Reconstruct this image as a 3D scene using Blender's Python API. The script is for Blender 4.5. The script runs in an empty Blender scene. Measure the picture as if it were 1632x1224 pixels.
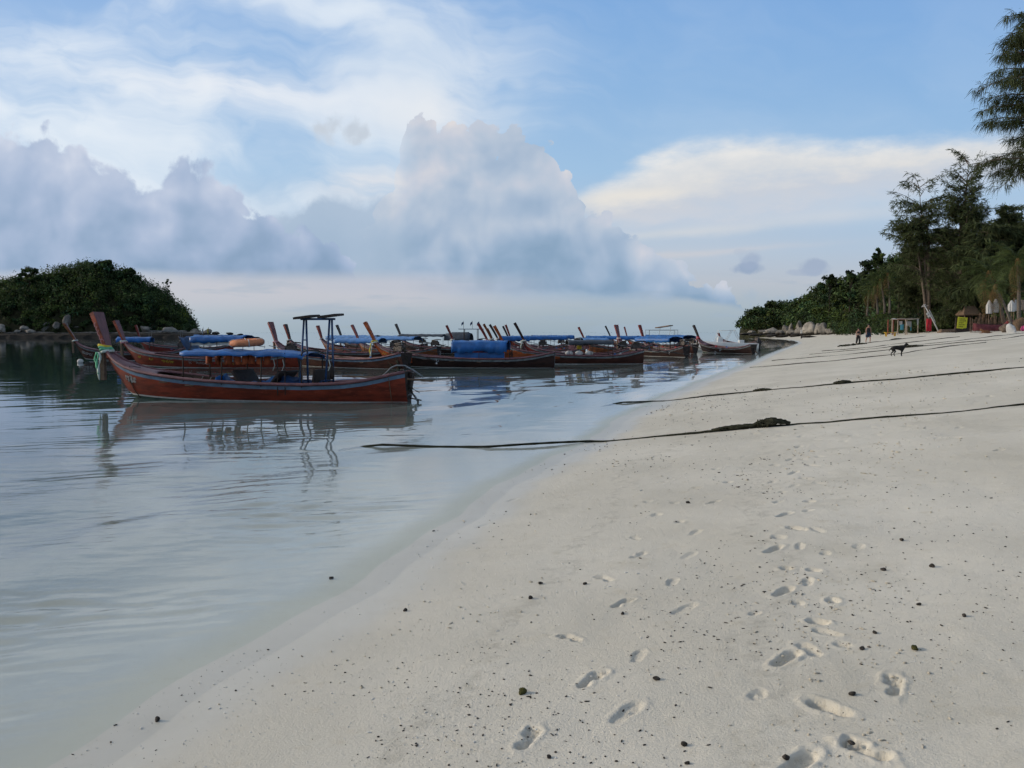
import bpy, bmesh, math, random
import numpy as np
from mathutils import Vector, Matrix

R = math.radians
rng = np.random.default_rng(7)
random.seed(7)
scene = bpy.context.scene
col = scene.collection

# ------------------------------------------------------------------ camera
CAM_Z = 2.0
FPX = 1300.0                       # focal length in pixels of a 1632 px wide frame
PITCH = math.atan((612 - 530) / FPX)
cam_d = bpy.data.cameras.new('camera')
cam_d.sensor_width = 36.0
cam_d.lens = 36.0 * FPX / 1632.0
cam_d.clip_start = 0.05
cam_d.clip_end = 100000.0
cam = bpy.data.objects.new('camera', cam_d)
col.objects.link(cam)
cam.location = (0, 0, CAM_Z)
cam.rotation_euler = (R(90) - PITCH, 0, 0)
scene.camera = cam

def ray(px, py):
    a = (px - 816) / FPX
    b = -(py - 612) / FPX
    c, s = math.cos(PITCH), math.sin(PITCH)
    return (a, c + b * s, -s + b * c)

def at(px, py, Y):
    """world point seen at (px, py) at forward distance Y"""
    d = ray(px, py)
    k = Y / d[1]
    return Vector((d[0] * k, Y, CAM_Z + d[2] * k))

def xat(px, Y):
    return (px - 816) / FPX * Y

# ------------------------------------------------------------------ light
SUN_AZ = R(-80)      # clockwise from +Y: the sun stands low on the left
SUN_EL = R(17)
sun_d = bpy.data.lights.new('sun', 'SUN')
sun_d.energy = 2.5
sun_d.angle = R(10)
sun_d.color = (1.0, 0.87, 0.70)
sun = bpy.data.objects.new('sun', sun_d)
col.objects.link(sun)
sd = Vector((math.sin(SUN_AZ) * math.cos(SUN_EL), math.cos(SUN_AZ) * math.cos(SUN_EL), math.sin(SUN_EL)))
sun.rotation_euler = sd.to_track_quat('Z', 'Y').to_euler()

vs = scene.view_settings
vs.view_transform = 'Standard'
vs.look = 'None'
vs.exposure = 0.0
vs.gamma = 1.0
vs.use_curve_mapping = False
scene.cycles.use_denoising = True
scene.cycles.use_adaptive_sampling = True
scene.cycles.adaptive_threshold = 0.025
scene.cycles.adaptive_min_samples = 12
scene.cycles.max_bounces = 8
scene.cycles.transparent_max_bounces = 12
scene.cycles.caustics_reflective = False
scene.cycles.caustics_refractive = False

def lin(r, g, b):
    f = lambda c: (c / 255 / 12.92) if c / 255 <= 0.04045 else ((c / 255 + 0.055) / 1.055) ** 2.4
    return (f(r), f(g), f(b), 1.0)

# ------------------------------------------------------------------ node helper
class NT:
    def __init__(self, tree):
        self.t = tree
        self.n = tree.nodes
        self.l = tree.links
    def set(self, sock, v):
        if v is None:
            return
        if isinstance(v, S):
            self.l.new(v.s, sock)
        elif hasattr(v, 'is_output'):
            self.l.new(v, sock)
        else:
            if isinstance(v, tuple) and len(v) == 3 and sock.type == 'RGBA':
                v = v + (1.0,)
            sock.default_value = v
    def math(self, op, a, b=None, c=None, clamp=False):
        m = self.n.new('ShaderNodeMath'); m.operation = op; m.use_clamp = clamp
        self.set(m.inputs[0], a)
        if b is not None: self.set(m.inputs[1], b)
        if c is not None: self.set(m.inputs[2], c)
        return S(self, m.outputs[0])
    def xyz(self, x, y, z=0.0):
        m = self.n.new('ShaderNodeCombineXYZ')
        self.set(m.inputs[0], x); self.set(m.inputs[1], y); self.set(m.inputs[2], z)
        return S(self, m.outputs[0])
    def noise(self, vec, scale=1.0, detail=4.0, rough=0.5, dist=0.0, lac=2.0, dim='3D', kind='FBM'):
        m = self.n.new('ShaderNodeTexNoise'); m.noise_dimensions = dim; m.noise_type = kind
        if vec is not None: self.set(m.inputs['Vector'], vec)
        m.inputs['Scale'].default_value = scale; m.inputs['Detail'].default_value = detail
        m.inputs['Roughness'].default_value = rough; m.inputs['Distortion'].default_value = dist
        m.inputs['Lacunarity'].default_value = lac
        return S(self, m.outputs['Fac'])
    def vor(self, vec, scale=1.0, smooth=0.5):
        m = self.n.new('ShaderNodeTexVoronoi'); m.feature = 'F1'; m.voronoi_dimensions = '2D'
        self.set(m.inputs['Vector'], vec); m.inputs['Scale'].default_value = scale
        return S(self, m.outputs['Distance'])
    def sstep(self, v, lo, hi):
        m = self.n.new('ShaderNodeMapRange'); m.interpolation_type = 'SMOOTHSTEP'
        self.set(m.inputs['Value'], v)
        self.set(m.inputs['From Min'], lo); self.set(m.inputs['From Max'], hi)
        return S(self, m.outputs['Result'])
    def curve(self, v, pts, lo, hi, ylo, yhi):
        """smooth function through pts [(x, y)]"""
        x = self.math('DIVIDE', self.math('SUBTRACT', v, lo), hi - lo)
        m = self.n.new('ShaderNodeFloatCurve')
        self.set(m.inputs['Value'], x)
        c = m.mapping.curves[0]
        P = sorted(((a - lo) / (hi - lo), (b - ylo) / (yhi - ylo)) for a, b in pts)
        while len(c.points) < len(P):
            c.points.new(0.5, 0.5)
        for q, (a, b) in zip(c.points, P):
            q.location = (a, b); q.handle_type = 'AUTO_CLAMPED'
        m.mapping.update()
        return S(self, m.outputs[0]) * (yhi - ylo) + ylo
    def mix(self, f, a, b, mode='MIX'):
        m = self.n.new('ShaderNodeMix'); m.data_type = 'RGBA'; m.blend_type = mode
        self.set(m.inputs[0], f); self.set(m.inputs[6], a); self.set(m.inputs[7], b)
        return S(self, m.outputs[2])
    def ramp(self, f, stops):
        m = self.n.new('ShaderNodeValToRGB')
        self.set(m.inputs[0], f)
        e = m.color_ramp.elements
        while len(e) < len(stops): e.new(0.5)
        for q, (p, c) in zip(e, stops):
            q.position = p; q.color = c if len(c) == 4 else tuple(c) + (1.0,)
        return S(self, m.outputs[0])
    def node(self, typ, **kw):
        m = self.n.new(typ)
        for k, v in kw.items():
            setattr(m, k, v)
        return m

class S:
    def __init__(self, nt, s): self.nt = nt; self.s = s
    def _o(self, op, o): return self.nt.math(op, self, o)
    def __add__(self, o): return self._o('ADD', o)
    __radd__ = __add__
    def __sub__(self, o): return self._o('SUBTRACT', o)
    def __rsub__(self, o): return self.nt.math('SUBTRACT', o, self)
    def __mul__(self, o): return self._o('MULTIPLY', o)
    __rmul__ = __mul__
    def __truediv__(self, o): return self._o('DIVIDE', o)
    def clamp(self): return self.nt.math('ADD', self, 0.0, clamp=True)
    def abs(self): return self.nt.math('ABSOLUTE', self)
    def max(self, o): return self.nt.math('MAXIMUM', self, o)
    def min(self, o): return self.nt.math('MINIMUM', self, o)
    def pow(self, o): return self.nt.math('POWER', self, o)
    def exp(self): return self.nt.math('EXPONENT', self)

# ------------------------------------------------------------------ sky
def build_world():
    w = bpy.data.worlds.new('World')
    scene.world = w
    w.use_nodes = True
    t = w.node_tree
    t.nodes.clear()
    N = NT(t)
    sky = N.node('ShaderNodeTexSky', sky_type='NISHITA')
    sky.sun_disc = False
    sky.sun_elevation = SUN_EL
    sky.sun_rotation = SUN_AZ
    sky.air_density = 1.0
    sky.dust_density = 1.2
    sky.ozone_density = 2.0
    geo = N.node('ShaderNodeNewGeometry')
    tc = N.node('ShaderNodeTexCoord')
    sep = N.node('ShaderNodeSeparateXYZ')
    t.links.new(tc.outputs['Generated'], sep.inputs[0])
    dx, dy, dz = (S(N, sep.outputs[i]) for i in range(3))
    ady = dy.abs().max(0.22)
    X = dx / ady * 13.0                 # hundreds of pixels right of straight ahead
    Y = dz.max(0.0) / ady * 13.0        # and above the horizon
    def pX(px, py=400):
        d = ray(px, py); return d[0] / d[1] * 13.0
    def pY(py):
        d = ray(816, py); return d[2] / d[1] * 13.0
    # air: clear blue above, pale and slightly warm veil towards the horizon
    clear = N.node('ShaderNodeMix', data_type='RGBA', blend_type='MULTIPLY')
    clear.inputs[0].default_value = 1.0
    t.links.new(sky.outputs[0], clear.inputs[6])
    clear.inputs[7].default_value = (0.105, 0.105, 0.105, 1)
    base = S(N, clear.outputs[2])
    veil = N.ramp(Y / 6.0, [(0.0, lin(158, 177, 191)), (0.06, lin(170, 186, 199)), (0.13, lin(188, 195, 207)),
                            (0.22, lin(180, 198, 219)), (0.42, lin(160, 196, 230)), (0.72, lin(136, 180, 228)), (1.0, lin(116, 166, 225))])
    base = N.mix(N.sstep(Y, 14.0, 5.0) * 0.9, base, veil)
    def noise2(x, y, scale, detail, rough, dist=0.0):
        return N.noise(N.xyz(x, y), scale, detail, rough, dist, dim='2D')
    # broad warp shared by all layers
    wx = noise2(X, Y, 0.55, 3, 0.5) - 0.5
    wy = noise2(X + 31.0, Y + 7.3, 0.55, 3, 0.5) - 0.5
    # high thin cirrus: long soft streaks, thick at left, thin at right
    cx = X * 0.36 + wx * 1.0 + Y * 0.10
    cy = Y * 0.80 + wy * 0.9 + X * 0.10
    st = noise2(cx, cy, 0.75, 5, 0.5)
    st2 = noise2(cx * 0.7 + 9.0, cy * 1.6, 1.1, 6, 0.58)
    leftness = N.curve(X, [(-30, 1.0), (-8.2, 1.0), (-5, 0.92), (-2.0, 0.78), (-0.4, 0.66), (1.2, 0.30), (2.5, 0.16), (8.2, 0.10), (30, 0.4)], -30, 30, 0, 1)
    band = N.sstep(Y, 0.8, 2.2)
    ci = (N.sstep(st * 0.75 + st2 * 0.28, 0.34, 0.72) * 0.95 + 0.10) * leftness * band
    col_ci = N.mix(N.sstep(X, -9.0, 3.0), lin(233, 241, 249), lin(228, 236, 243))
    c = N.mix((ci * 0.95).clamp(), base, col_ci)
    # even milky brightness on the left
    c = N.mix(N.sstep(X, -2.0, -9.5) * N.sstep(Y, 6.5, 2.0) * 0.35, c, lin(220, 231, 244))
    # blotchy bright patches in the cirrus
    for (px, py, sx, sy, a, colr) in [(400, 140, 2.9, 0.42, .75, (238, 241, 246)), (690, 180, 0.9, 0.45, .8, (233, 236, 240)), (770, 100, 0.9, 0.42, .6, (226, 234, 243)),
                                (590, 292, 0.8, 0.28, .85, (233, 231, 232)), (60, 70, 2.0, 0.5, .55, (230, 238, 247)), (880, 145, 0.75, 0.10, .5, (230, 236, 242)),
                                (520, 12, 1.0, 0.25, .5, (226, 236, 247)), (200, 260, 2.8, 0.5, .4, (222, 233, 244))]:
        ex = (X - pX(px, py) + wx * 0.9) / sx
        ey = (Y - pY(py) + wy * 0.7 + (X - pX(px, py)) * (0.10 if py < 250 else -0.05)) / sy
        r2 = ex * ex + ey * ey
        m = (r2 * -1.3).exp() * N.sstep(st * 0.5 + st2 * 0.6, 0.34, 0.62) * a
        c = N.mix(m.clamp(), c, lin(*colr))
    # anvil sheet on the right: soft lens of cream cirrostratus
    LO, HI = -30, 30
    def cv(pts, soft=0):
        P_ = [(pX(a, b), pY(b)) for a, b in pts]
        P_ = [(LO, P_[0][1])] + P_ + [(HI, P_[-1][1])]
        return N.curve(X + wx * soft, P_, LO, HI, -2, 14)
    at_ = cv([(800, 345), (900, 318), (935, 290), (1000, 262), (1090, 226), (1190, 211), (1240, 213), (1350, 222), (1480, 214), (1632, 205)], 0.5)
    ab_ = cv([(800, 340), (900, 345), (960, 372), (1100, 374), (1250, 352), (1400, 332), (1632, 300)], 0.5)
    fine = noise2(X * 0.55 + 11.0, Y * 1.5 - X * 0.1, 1.6, 6, 0.58) - 0.5
    an = N.sstep(at_ - Y + fine * 0.45 + wy * 0.2, -0.10, 0.34) * N.sstep(Y - ab_ + fine * 0.35, -0.12, 0.30)
    an = an * N.sstep(X, 0.4, 1.6) * N.sstep(X, 12.0, 6.5)
    rel = ((Y - ab_) / ((at_ - ab_).max(0.2))).clamp()
    an_col = N.ramp((rel + fine * 0.5 + N.sstep(X, 6.5, 2.0) * 0.08).clamp(), [(0.0, lin(216, 219, 224)), (0.16, lin(202, 209, 220)), (0.42, lin(203, 208, 217)), (0.66, lin(221, 221, 221)), (1.0, lin(232, 232, 231))])
    c = N.mix((an * (0.90 + fine * 0.6)).clamp(), c, an_col)
    # thin rays of the sheet's lower edge
    for (px, py, sx, sy, a, colr) in [(600 + 480, 372, 1.9, 0.09, .40, (226, 223, 218)), (1010, 312, 1.1, 0.12, .7, (236, 230, 220)), (1330, 345, 1.7, 0.14, .40, (222, 220, 220)),
                                (1100, 400, 1.8, 0.30, .35, (196, 203, 213)), (1090, 405, 2.2, 0.06, .4, (214, 208, 208))]:
        ex = (X - pX(px, py) + wx * 0.6) / sx
        ey = (Y - pY(py) + fine * 0.12 - (X - pX(px, py)) * 0.08) / sy
        c = N.mix(((ex * ex + ey * ey) * -1.4).exp() * a, c, lin(*colr))

    # cumulus banks: silhouette from a curve, roughened by billows, lit from upper left
    def billow(x, y):
        v = N.xyz(x, y)
        return N.vor(v, 2.1) * -0.55 + N.vor(v, 4.8) * -0.26 + N.noise(v, 5.5, 5, 0.6, dim='2D') * 0.45
    qx = X + wx * 0.5 + 3.1
    qy = Y + wy * 0.5
    bl = billow(qx, qy)
    soft_n = noise2(X + 21.0, Y, 0.85, 5, 0.55) - 0.5
    rl = noise2(qx, qy, 0.95, 3.0, 0.45)
    rl2 = noise2(qx - 0.26, qy + 0.20, 0.95, 3.0, 0.45)
    bl2 = rl2
    relief = (rl - rl2) * 1.2 + (bl + 0.22) * 0.20
    def cumulus(c, top, base_y, cols, amp, tsoft, lit, opac, wide_soft=None, base_soft=0.1, x0=None, x1=None, shade_pts=None):
        T = cv(top)
        B = cv(base_y)
        edge = T - Y + (bl + 0.22) * amp
        ts = tsoft if wide_soft is None else (tsoft + N.sstep(X, *wide_soft[0]) * wide_soft[1])
        m = N.math('DIVIDE', edge + 0.02, ts).clamp()
        m = N.sstep(m, 0.0, 1.0)
        m = m * (1.0 if x0 is None else N.sstep(X + soft_n, x0, x1)) * N.sstep(Y - B + soft_n * 0.16 + fine * 0.1, -base_soft, base_soft)
        h = ((Y - B) / ((T - B).max(0.3))).clamp()
        tone = (h * 0.60 + 0.04 + soft_n * 0.26 + relief * lit + (shade_pts if shade_pts is not None else 0.0)).clamp()
        colr = N.ramp(tone, cols)
        return N.mix((m * opac).clamp(), c, colr)
    # small scattered pieces first
    for (px, py, sx, sy, a, colr) in [(555, 205, 0.46, 0.22, .9, (196, 206, 218)), (525, 215, 0.22, 0.2, .6, (200, 209, 220)), (1193, 428, 0.28, 0.09, .9, (150, 168, 194)), (1196, 415, 0.17, 0.12, .7, (158, 174, 199)),
                                (1300, 424, 0.26, 0.13, .9, (160, 175, 198)), (1280, 434, 0.30, 0.05, .6, (164, 178, 200)), (1190, 402, 0.2, 0.06, .4, (176, 188, 206))]:
        ex = (X - pX(px, py)) / sx
        ey = (Y - pY(py)) / sy
        f = 1.0 - ex * ex - ey * ey
        m = N.sstep(f + (bl + 0.22) * 3.4 + soft_n * 1.6, -0.2, 1.3) * a
        c = N.mix(m.clamp(), c, lin(*colr))
    # soft lilac mass between the two banks
    c = cumulus(c, [(380, 437), (420, 352), (480, 322), (520, 308), (570, 318), (640, 310), (720, 330), (800, 360), (900, 400), (1000, 440), (1050, 470)],
                [(380, 448), (600, 466), (1050, 478)],
                [(0.0, lin(153, 177, 199)), (0.35, lin(163, 184, 207)), (0.7, lin(175, 193, 214)), (1.0, lin(190, 203, 220))], 0.40, 0.26, 0.3, 0.92, base_soft=0.14)
    # central tower
    warm = N.sstep(X, 1.0, -1.6) * 0.17 + N.sstep(X, 1.8, 3.4) * 0.03
    c = cumulus(c, [(540, 380), (600, 346), (626, 318), (638, 210), (650, 190), (672, 190), (694, 218), (706, 226), (722, 212), (745, 203), (770, 202), (786, 226), (800, 226), (822, 212), (842, 232),
                    (868, 250), (893, 258), (911, 292), (914, 322), (935, 352), (965, 356), (994, 376), (1012, 398), (1040, 404), (1066, 410), (1088, 428), (1100, 448), (1130, 456), (1160, 470), (1180, 486), (1200, 505)],
                [(560, 462), (700, 464), (900, 466), (1050, 474), (1215, 494)],
                [(0.0, lin(137, 164, 191)), (0.2, lin(150, 174, 200)), (0.42, lin(166, 185, 208)), (0.62, lin(182, 196, 214)), (0.8, lin(199, 205, 218)), (1.0, lin(222, 219, 221))],
                0.72, 0.055, 0.95, 0.985, x0=-2.4, x1=-1.3, base_soft=0.07, shade_pts=warm)
    # left bank
    dk = N.sstep(X, -5.2, -2.7) * -0.24 + N.sstep(X, -5.0, -8.5) * 0.10 + 0.06
    c = cumulus(c, [(-400, 260), (-200, 190), (-60, 225), (0, 214), (40, 222), (75, 214), (105, 232), (135, 238), (160, 262), (200, 282), (225, 292), (248, 296), (268, 280), (292, 260), (322, 262), (350, 288), (372, 300), (390, 326), (425, 345),
                    (470, 372), (520, 386), (548, 402), (562, 432), (580, 470)],
                [(-400, 445), (0, 440), (250, 436), (330, 441), (540, 438), (580, 442)],
                [(0.0, lin(137, 162, 191)), (0.25, lin(151, 173, 202)), (0.5, lin(168, 185, 212)), (0.75, lin(187, 199, 221)), (1.0, lin(213, 219, 233))],
                0.72, 0.10, 0.9, 0.95, wide_soft=((-2.5, -5.0), 0.10), base_soft=0.13, shade_pts=dk)
    # warm band of far haze under the cloud bases and low grey streaks
    low = N.sstep(Y, 1.05, 0.75) * N.sstep(Y, 0.15, 0.6)
    c = N.mix(low * N.sstep(X + wx, 1.5, -2.0) * 0.75, c, lin(199, 199, 207))
    lowst = noise2(X * 0.35 + 9.0, Y * 2.6, 1.3, 4, 0.55)
    c = N.mix(N.sstep(lowst, 0.52, 0.68) * N.sstep(Y, 1.0, 0.7) * 0.45, c, lin(160, 178, 196))
    back = N.node('ShaderNodeBackground')
    # blue daylight outside the clouds comes from the Sky Texture above; the layers lie over it
    N.set(back.inputs['Color'], c)
    back.inputs['Strength'].default_value = 1.0
    out = N.node('ShaderNodeOutputWorld')
    t.links.new(back.outputs[0], out.inputs['Surface'])
    w.cycles.sampling_method = 'MANUAL'
    w.cycles.sample_map_resolution = 512
build_world()

# ------------------------------------------------------------------ materials
MATS = {}
def mat(name, color, rough=0.75, var=0.25, scale=3.0, bump=0.0, bscale=20.0, spec=0.35, stretch=(1, 1, 1), hue=None, metal=0.0, two=None, coord='Object', dirt=0.0):
    """painted / weathered surface: base colour with blotches (var), optional second colour (two) worn through, fine relief"""
    if name in MATS: return MATS[name]
    m = bpy.data.materials.new(name); m.use_nodes = True
    t = m.node_tree; N = NT(t)
    b = t.nodes['Principled BSDF']
    tc = N.node('ShaderNodeTexCoord'); mp = N.node('ShaderNodeMapping')
    mp.inputs['Scale'].default_value = stretch
    t.links.new(tc.outputs[coord], mp.inputs[0])
    v = mp.outputs[0]
    n = N.noise(v, scale, 6, 0.6)
    c0 = tuple(x * (1 - var) for x in color); c1 = tuple(min(1, x * (1 + var)) for x in color)
    c = N.mix(N.sstep(n, 0.3, 0.7), c0, c1)
    if two is not None:
        n2 = N.noise(v, scale * 2.7, 7, 0.65)
        c = N.mix(N.sstep(n2, 0.58, 0.68) * (dirt or 0.7), c, two)
    N.set(b.inputs['Base Color'], c)
    N.set(b.inputs['Roughness'], (n * 0.3 + (rough - 0.15)).clamp())
    b.inputs['Specular IOR Level'].default_value = spec
    b.inputs['Metallic'].default_value = metal
    if bump:
        bn = N.node('ShaderNodeBump'); bn.inputs['Strength'].default_value = bump; bn.inputs['Distance'].default_value = 0.02
        N.set(bn.inputs['Height'], N.noise(v, bscale, 5, 0.6))
        t.links.new(bn.outputs[0], b.inputs['Normal'])
    MATS[name] = m
    return m

# ------------------------------------------------------------------ mesh helpers
def link(o, parent=None):
    col.objects.link(o)
    if parent is not None: o.parent = parent
    return o

def tag(o, label=None, cat=None, group=None, kind=None):
    if label: o['label'] = label
    if cat: o['category'] = cat
    if group: o['group'] = group
    if kind: o['kind'] = kind
    return o

def empty(name, loc=(0, 0, 0), rz=0.0, parent=None):
    o = bpy.data.objects.new(name, None)
    o.empty_display_size = 0.2
    o.location = loc; o.rotation_euler = (0, 0, rz)
    return link(o, parent)

def np_mesh(name, V, F, m=None, parent=None, smooth=False, attrs=None):
    """V (n,3) array; F (k,3) or (k,4) array"""
    me = bpy.data.meshes.new(name)
    V = np.asarray(V, np.float32); F = np.asarray(F, np.int32)
    k = F.shape[1]
    me.vertices.add(len(V)); me.vertices.foreach_set('co', V.ravel())
    me.loops.add(F.size); me.loops.foreach_set('vertex_index', F.ravel())
    me.polygons.add(len(F)); me.polygons.foreach_set('loop_start', np.arange(0, F.size, k, dtype=np.int32))
    if smooth: me.polygons.foreach_set('use_smooth', np.ones(len(F), bool))
    for nm, dat in (attrs or {}).items():
        if dat.ndim == 1:
            a = me.attributes.new(nm, 'FLOAT', 'POINT'); a.data.foreach_set('value', dat.astype(np.float32))
        else:
            a = me.attributes.new(nm, 'FLOAT_COLOR', 'POINT'); a.data.foreach_set('color', dat.astype(np.float32).ravel())
    me.update(); me.validate()
    if m: me.materials.append(m)
    return link(bpy.data.objects.new(name, me), parent)

class MB:
    def __init__(self): self.v = []; self.f = []
    def add(self, vs_, fs_):
        o = len(self.v); self.v += [tuple(p) for p in vs_]; self.f += [tuple(i + o for i in q) for q in fs_]
        return self
    def box(self, c, s, rot=None, taper=1.0):
        M = rot if rot is not None else Matrix.Identity(3)
        pts = []
        for z in (-.5, .5):
            k = taper if z > 0 else 1.0
            for x, y in ((-.5, -.5), (.5, -.5), (.5, .5), (-.5, .5)):
                pts.append(Vector(c) + M @ Vector((x * s[0] * k, y * s[1] * k, z * s[2])))
        return self.add(pts, [(3, 2, 1, 0), (4, 5, 6, 7), (0, 1, 5, 4), (1, 2, 6, 5), (2, 3, 7, 6), (3, 0, 4, 7)])
    def tube(self, pts, r, n=6, cap=True, flat=1.0):
        pts = [Vector(p) for p in pts]
        rr = r if isinstance(r, (list, tuple)) else [r] * len(pts)
        vs_, fs_ = [], []
        up = None
        for i, p in enumerate(pts):
            d = (pts[min(i + 1, len(pts) - 1)] - pts[max(i - 1, 0)])
            if d.length < 1e-9: d = Vector((0, 0, 1))
            d.normalize()
            if up is None:
                up = Vector((0, 0, 1)) if abs(d.z) < 0.9 else Vector((1, 0, 0))
            a = d.cross(up)
            if a.length < 1e-6: a = d.orthogonal()
            a.normalize(); b = a.cross(d).normalized(); up = b
            for k in range(n):
                th = 2 * math.pi * k / n
                vs_.append(p + a * math.cos(th) * rr[i] + b * math.sin(th) * rr[i] * flat)
        for i in range(len(pts) - 1):
            for k in range(n):
                fs_.append((i * n + k, i * n + (k + 1) % n, (i + 1) * n + (k + 1) % n, (i + 1) * n + k))
        if cap:
            fs_.append(tuple(range(n))[::-1]); fs_.append(tuple((len(pts) - 1) * n + k for k in range(n)))
        return self.add(vs_, fs_)
    def grid(self, rows, close=False):
        """rows: list of equal length point lists"""
        n = len(rows[0]); fs_ = []
        for i in range(len(rows) - 1):
            for k in range(n - (0 if close else 1)):
                fs_.append((i * n + k, i * n + (k + 1) % n, (i + 1) * n + (k + 1) % n, (i + 1) * n + k))
        return self.add([p for r_ in rows for p in r_], fs_)
    def sphere(self, c, r, seg=10, rings=7):
        rx = r if isinstance(r, (tuple, list)) else (r, r, r)
        rows = []
        for i in range(rings + 1):
            a = math.pi * i / rings
            rows.append([(c[0] + rx[0] * math.sin(a) * math.cos(2 * math.pi * k / seg), c[1] + rx[1] * math.sin(a) * math.sin(2 * math.pi * k / seg), c[2] + rx[2] * math.cos(a)) for k in range(seg)])
        return self.grid(rows, True)
    def torus(self, c, Rr, r, seg=20, n=8, arc=2 * math.pi, M=None, a0=0.0):
        M = M if M is not None else Matrix.Identity(3)
        pts = [Vector(c) + M @ Vector((Rr * math.cos(a0 + arc * i / seg), Rr * math.sin(a0 + arc * i / seg), 0)) for i in range(seg + 1)]
        return self.tube(pts, r, n)
    def build(self, name, m, parent=None, smooth=False, solid=0.0, bevel=0.0):
        me = bpy.data.meshes.new(name)
        me.from_pydata([tuple(p) for p in self.v], [], self.f)
        if smooth:
            me.polygons.foreach_set('use_smooth', [True] * len(me.polygons))
        me.update()
        me.materials.append(m)
        o = link(bpy.data.objects.new(name, me), parent)
        if solid:
            s = o.modifiers.new('Solidify', 'SOLIDIFY'); s.thickness = solid; s.offset = 0
        if bevel:
            s = o.modifiers.new('Bevel', 'BEVEL'); s.width = bevel; s.segments = 2; s.limit_method = 'ANGLE'
        return o

def rotm(axis, a): return Matrix.Rotation(a, 3, axis)

# numpy value noise
_perm = np.random.default_rng(3).random((256, 256)).astype(np.float32)
def vnoise(x, y):
    xi = np.floor(x).astype(int); yi = np.floor(y).astype(int)
    fx = x - xi; fy = y - yi
    fx = fx * fx * (3 - 2 * fx); fy = fy * fy * (3 - 2 * fy)
    g = lambda a, b: _perm[a & 255, b & 255]
    return (g(xi, yi) * (1 - fx) + g(xi + 1, yi) * fx) * (1 - fy) + (g(xi, yi + 1) * (1 - fx) + g(xi + 1, yi + 1) * fx) * fy - 0.5
def fbm(x, y, o=4, gain=0.5):
    s = 0; a = 1.0
    for i in range(o):
        s = s + a * vnoise(x * 2 ** i + 17.3 * i, y * 2 ** i + 5.1 * i); a *= gain
    return s

# ------------------------------------------------------------------ beach shape
SHY = np.array([-60, -20, -8, 0, 3.75, 6.2, 8.7, 12.4, 16.5, 21.7, 34, 52, 84, 120, 173, 230, 270, 330, 430, 700.])
SHX = np.array([-30, -12, -6.6, -3.5, -2.15, -1.27, -0.72, 0.6, 2.0, 3.55, 8.3, 15.4, 27.3, 41.5, 61.5, 78, 88, 97, 118, 250.])
def shore_x(y):
    y = np.asarray(y, float)
    x = np.interp(y, SHY, SHX)
    dx0 = np.interp(y, [-10, 2, 5, 9, 16, 30], [.2, .32, .28, .2, .12, 0])
    # smooth the polyline
    for k in (0.06, 0.12):
        x = (x + np.interp(y * (1 + k) + k, SHY, SHX) + np.interp(y * (1 - k) - k, SHY, SHX)) / 3
    return x + dx0 + 0.07 * np.sin(y * 0.9 + 0.5) * np.clip((y - 1) / 6, 0, 1) * np.clip(1.4 - y / 60, 0.2, 1) + 0.035 * np.sin(y * 2.3) + 0.02 * np.sin(y * 5.1 + 1)
def shore_d(x, y):
    e = 0.02 * (np.abs(y) + 5)
    sl = (shore_x(y + e) - shore_x(y - e)) / (2 * e)
    return (x - shore_x(y)) / np.sqrt(1 + sl * sl)
def land_h(x, y):
    d = shore_d(x, y)
    up = 0.118 * d - 0.045 * np.logaddexp(0, (d - 17) / 2.0) * 2.0 - 0.045 * np.logaddexp(0, (d - 24) / 4.0) * 4.0
    s_ = -d.clip(max=0)
    dn = -3.6 * (1 - np.exp(-s_ * 0.058 / 3.6)) + 0.042 * (1 - np.exp(-s_ / 0.9))
    flat = 0.02 * np.exp(-(d / 0.5) ** 2)
    return np.where(d > 0, up, dn) + flat * 0.3

def micro(x, y):
    """unevenness of the dry sand (metres)"""
    d = shore_d(x, y)
    k = np.clip(d / 1.5, 0, 1)
    return k * (0.020 * fbm(x * 0.9, y * 0.9, 3) + 0.004 * fbm(x * 6, y * 6, 3))

def ground_z(x, y):
    x = np.array([float(x)]); y = np.array([float(y)])
    return float(land_h(x, y)[0] + micro(x, y)[0])

def ground(px, py, water=False):
    """where the view ray through a pixel of the photograph meets the beach"""
    d = ray(px, py)
    ts = np.geomspace(1.5, 600, 6000)
    x = d[0] * ts; y = d[1] * ts; z = CAM_Z + d[2] * ts
    h = land_h(x, y)
    if water: h = np.maximum(h, 0)
    i = np.argmax(z <= h)
    return Vector((x[i], y[i], ground_z(x[i], y[i])))

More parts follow.
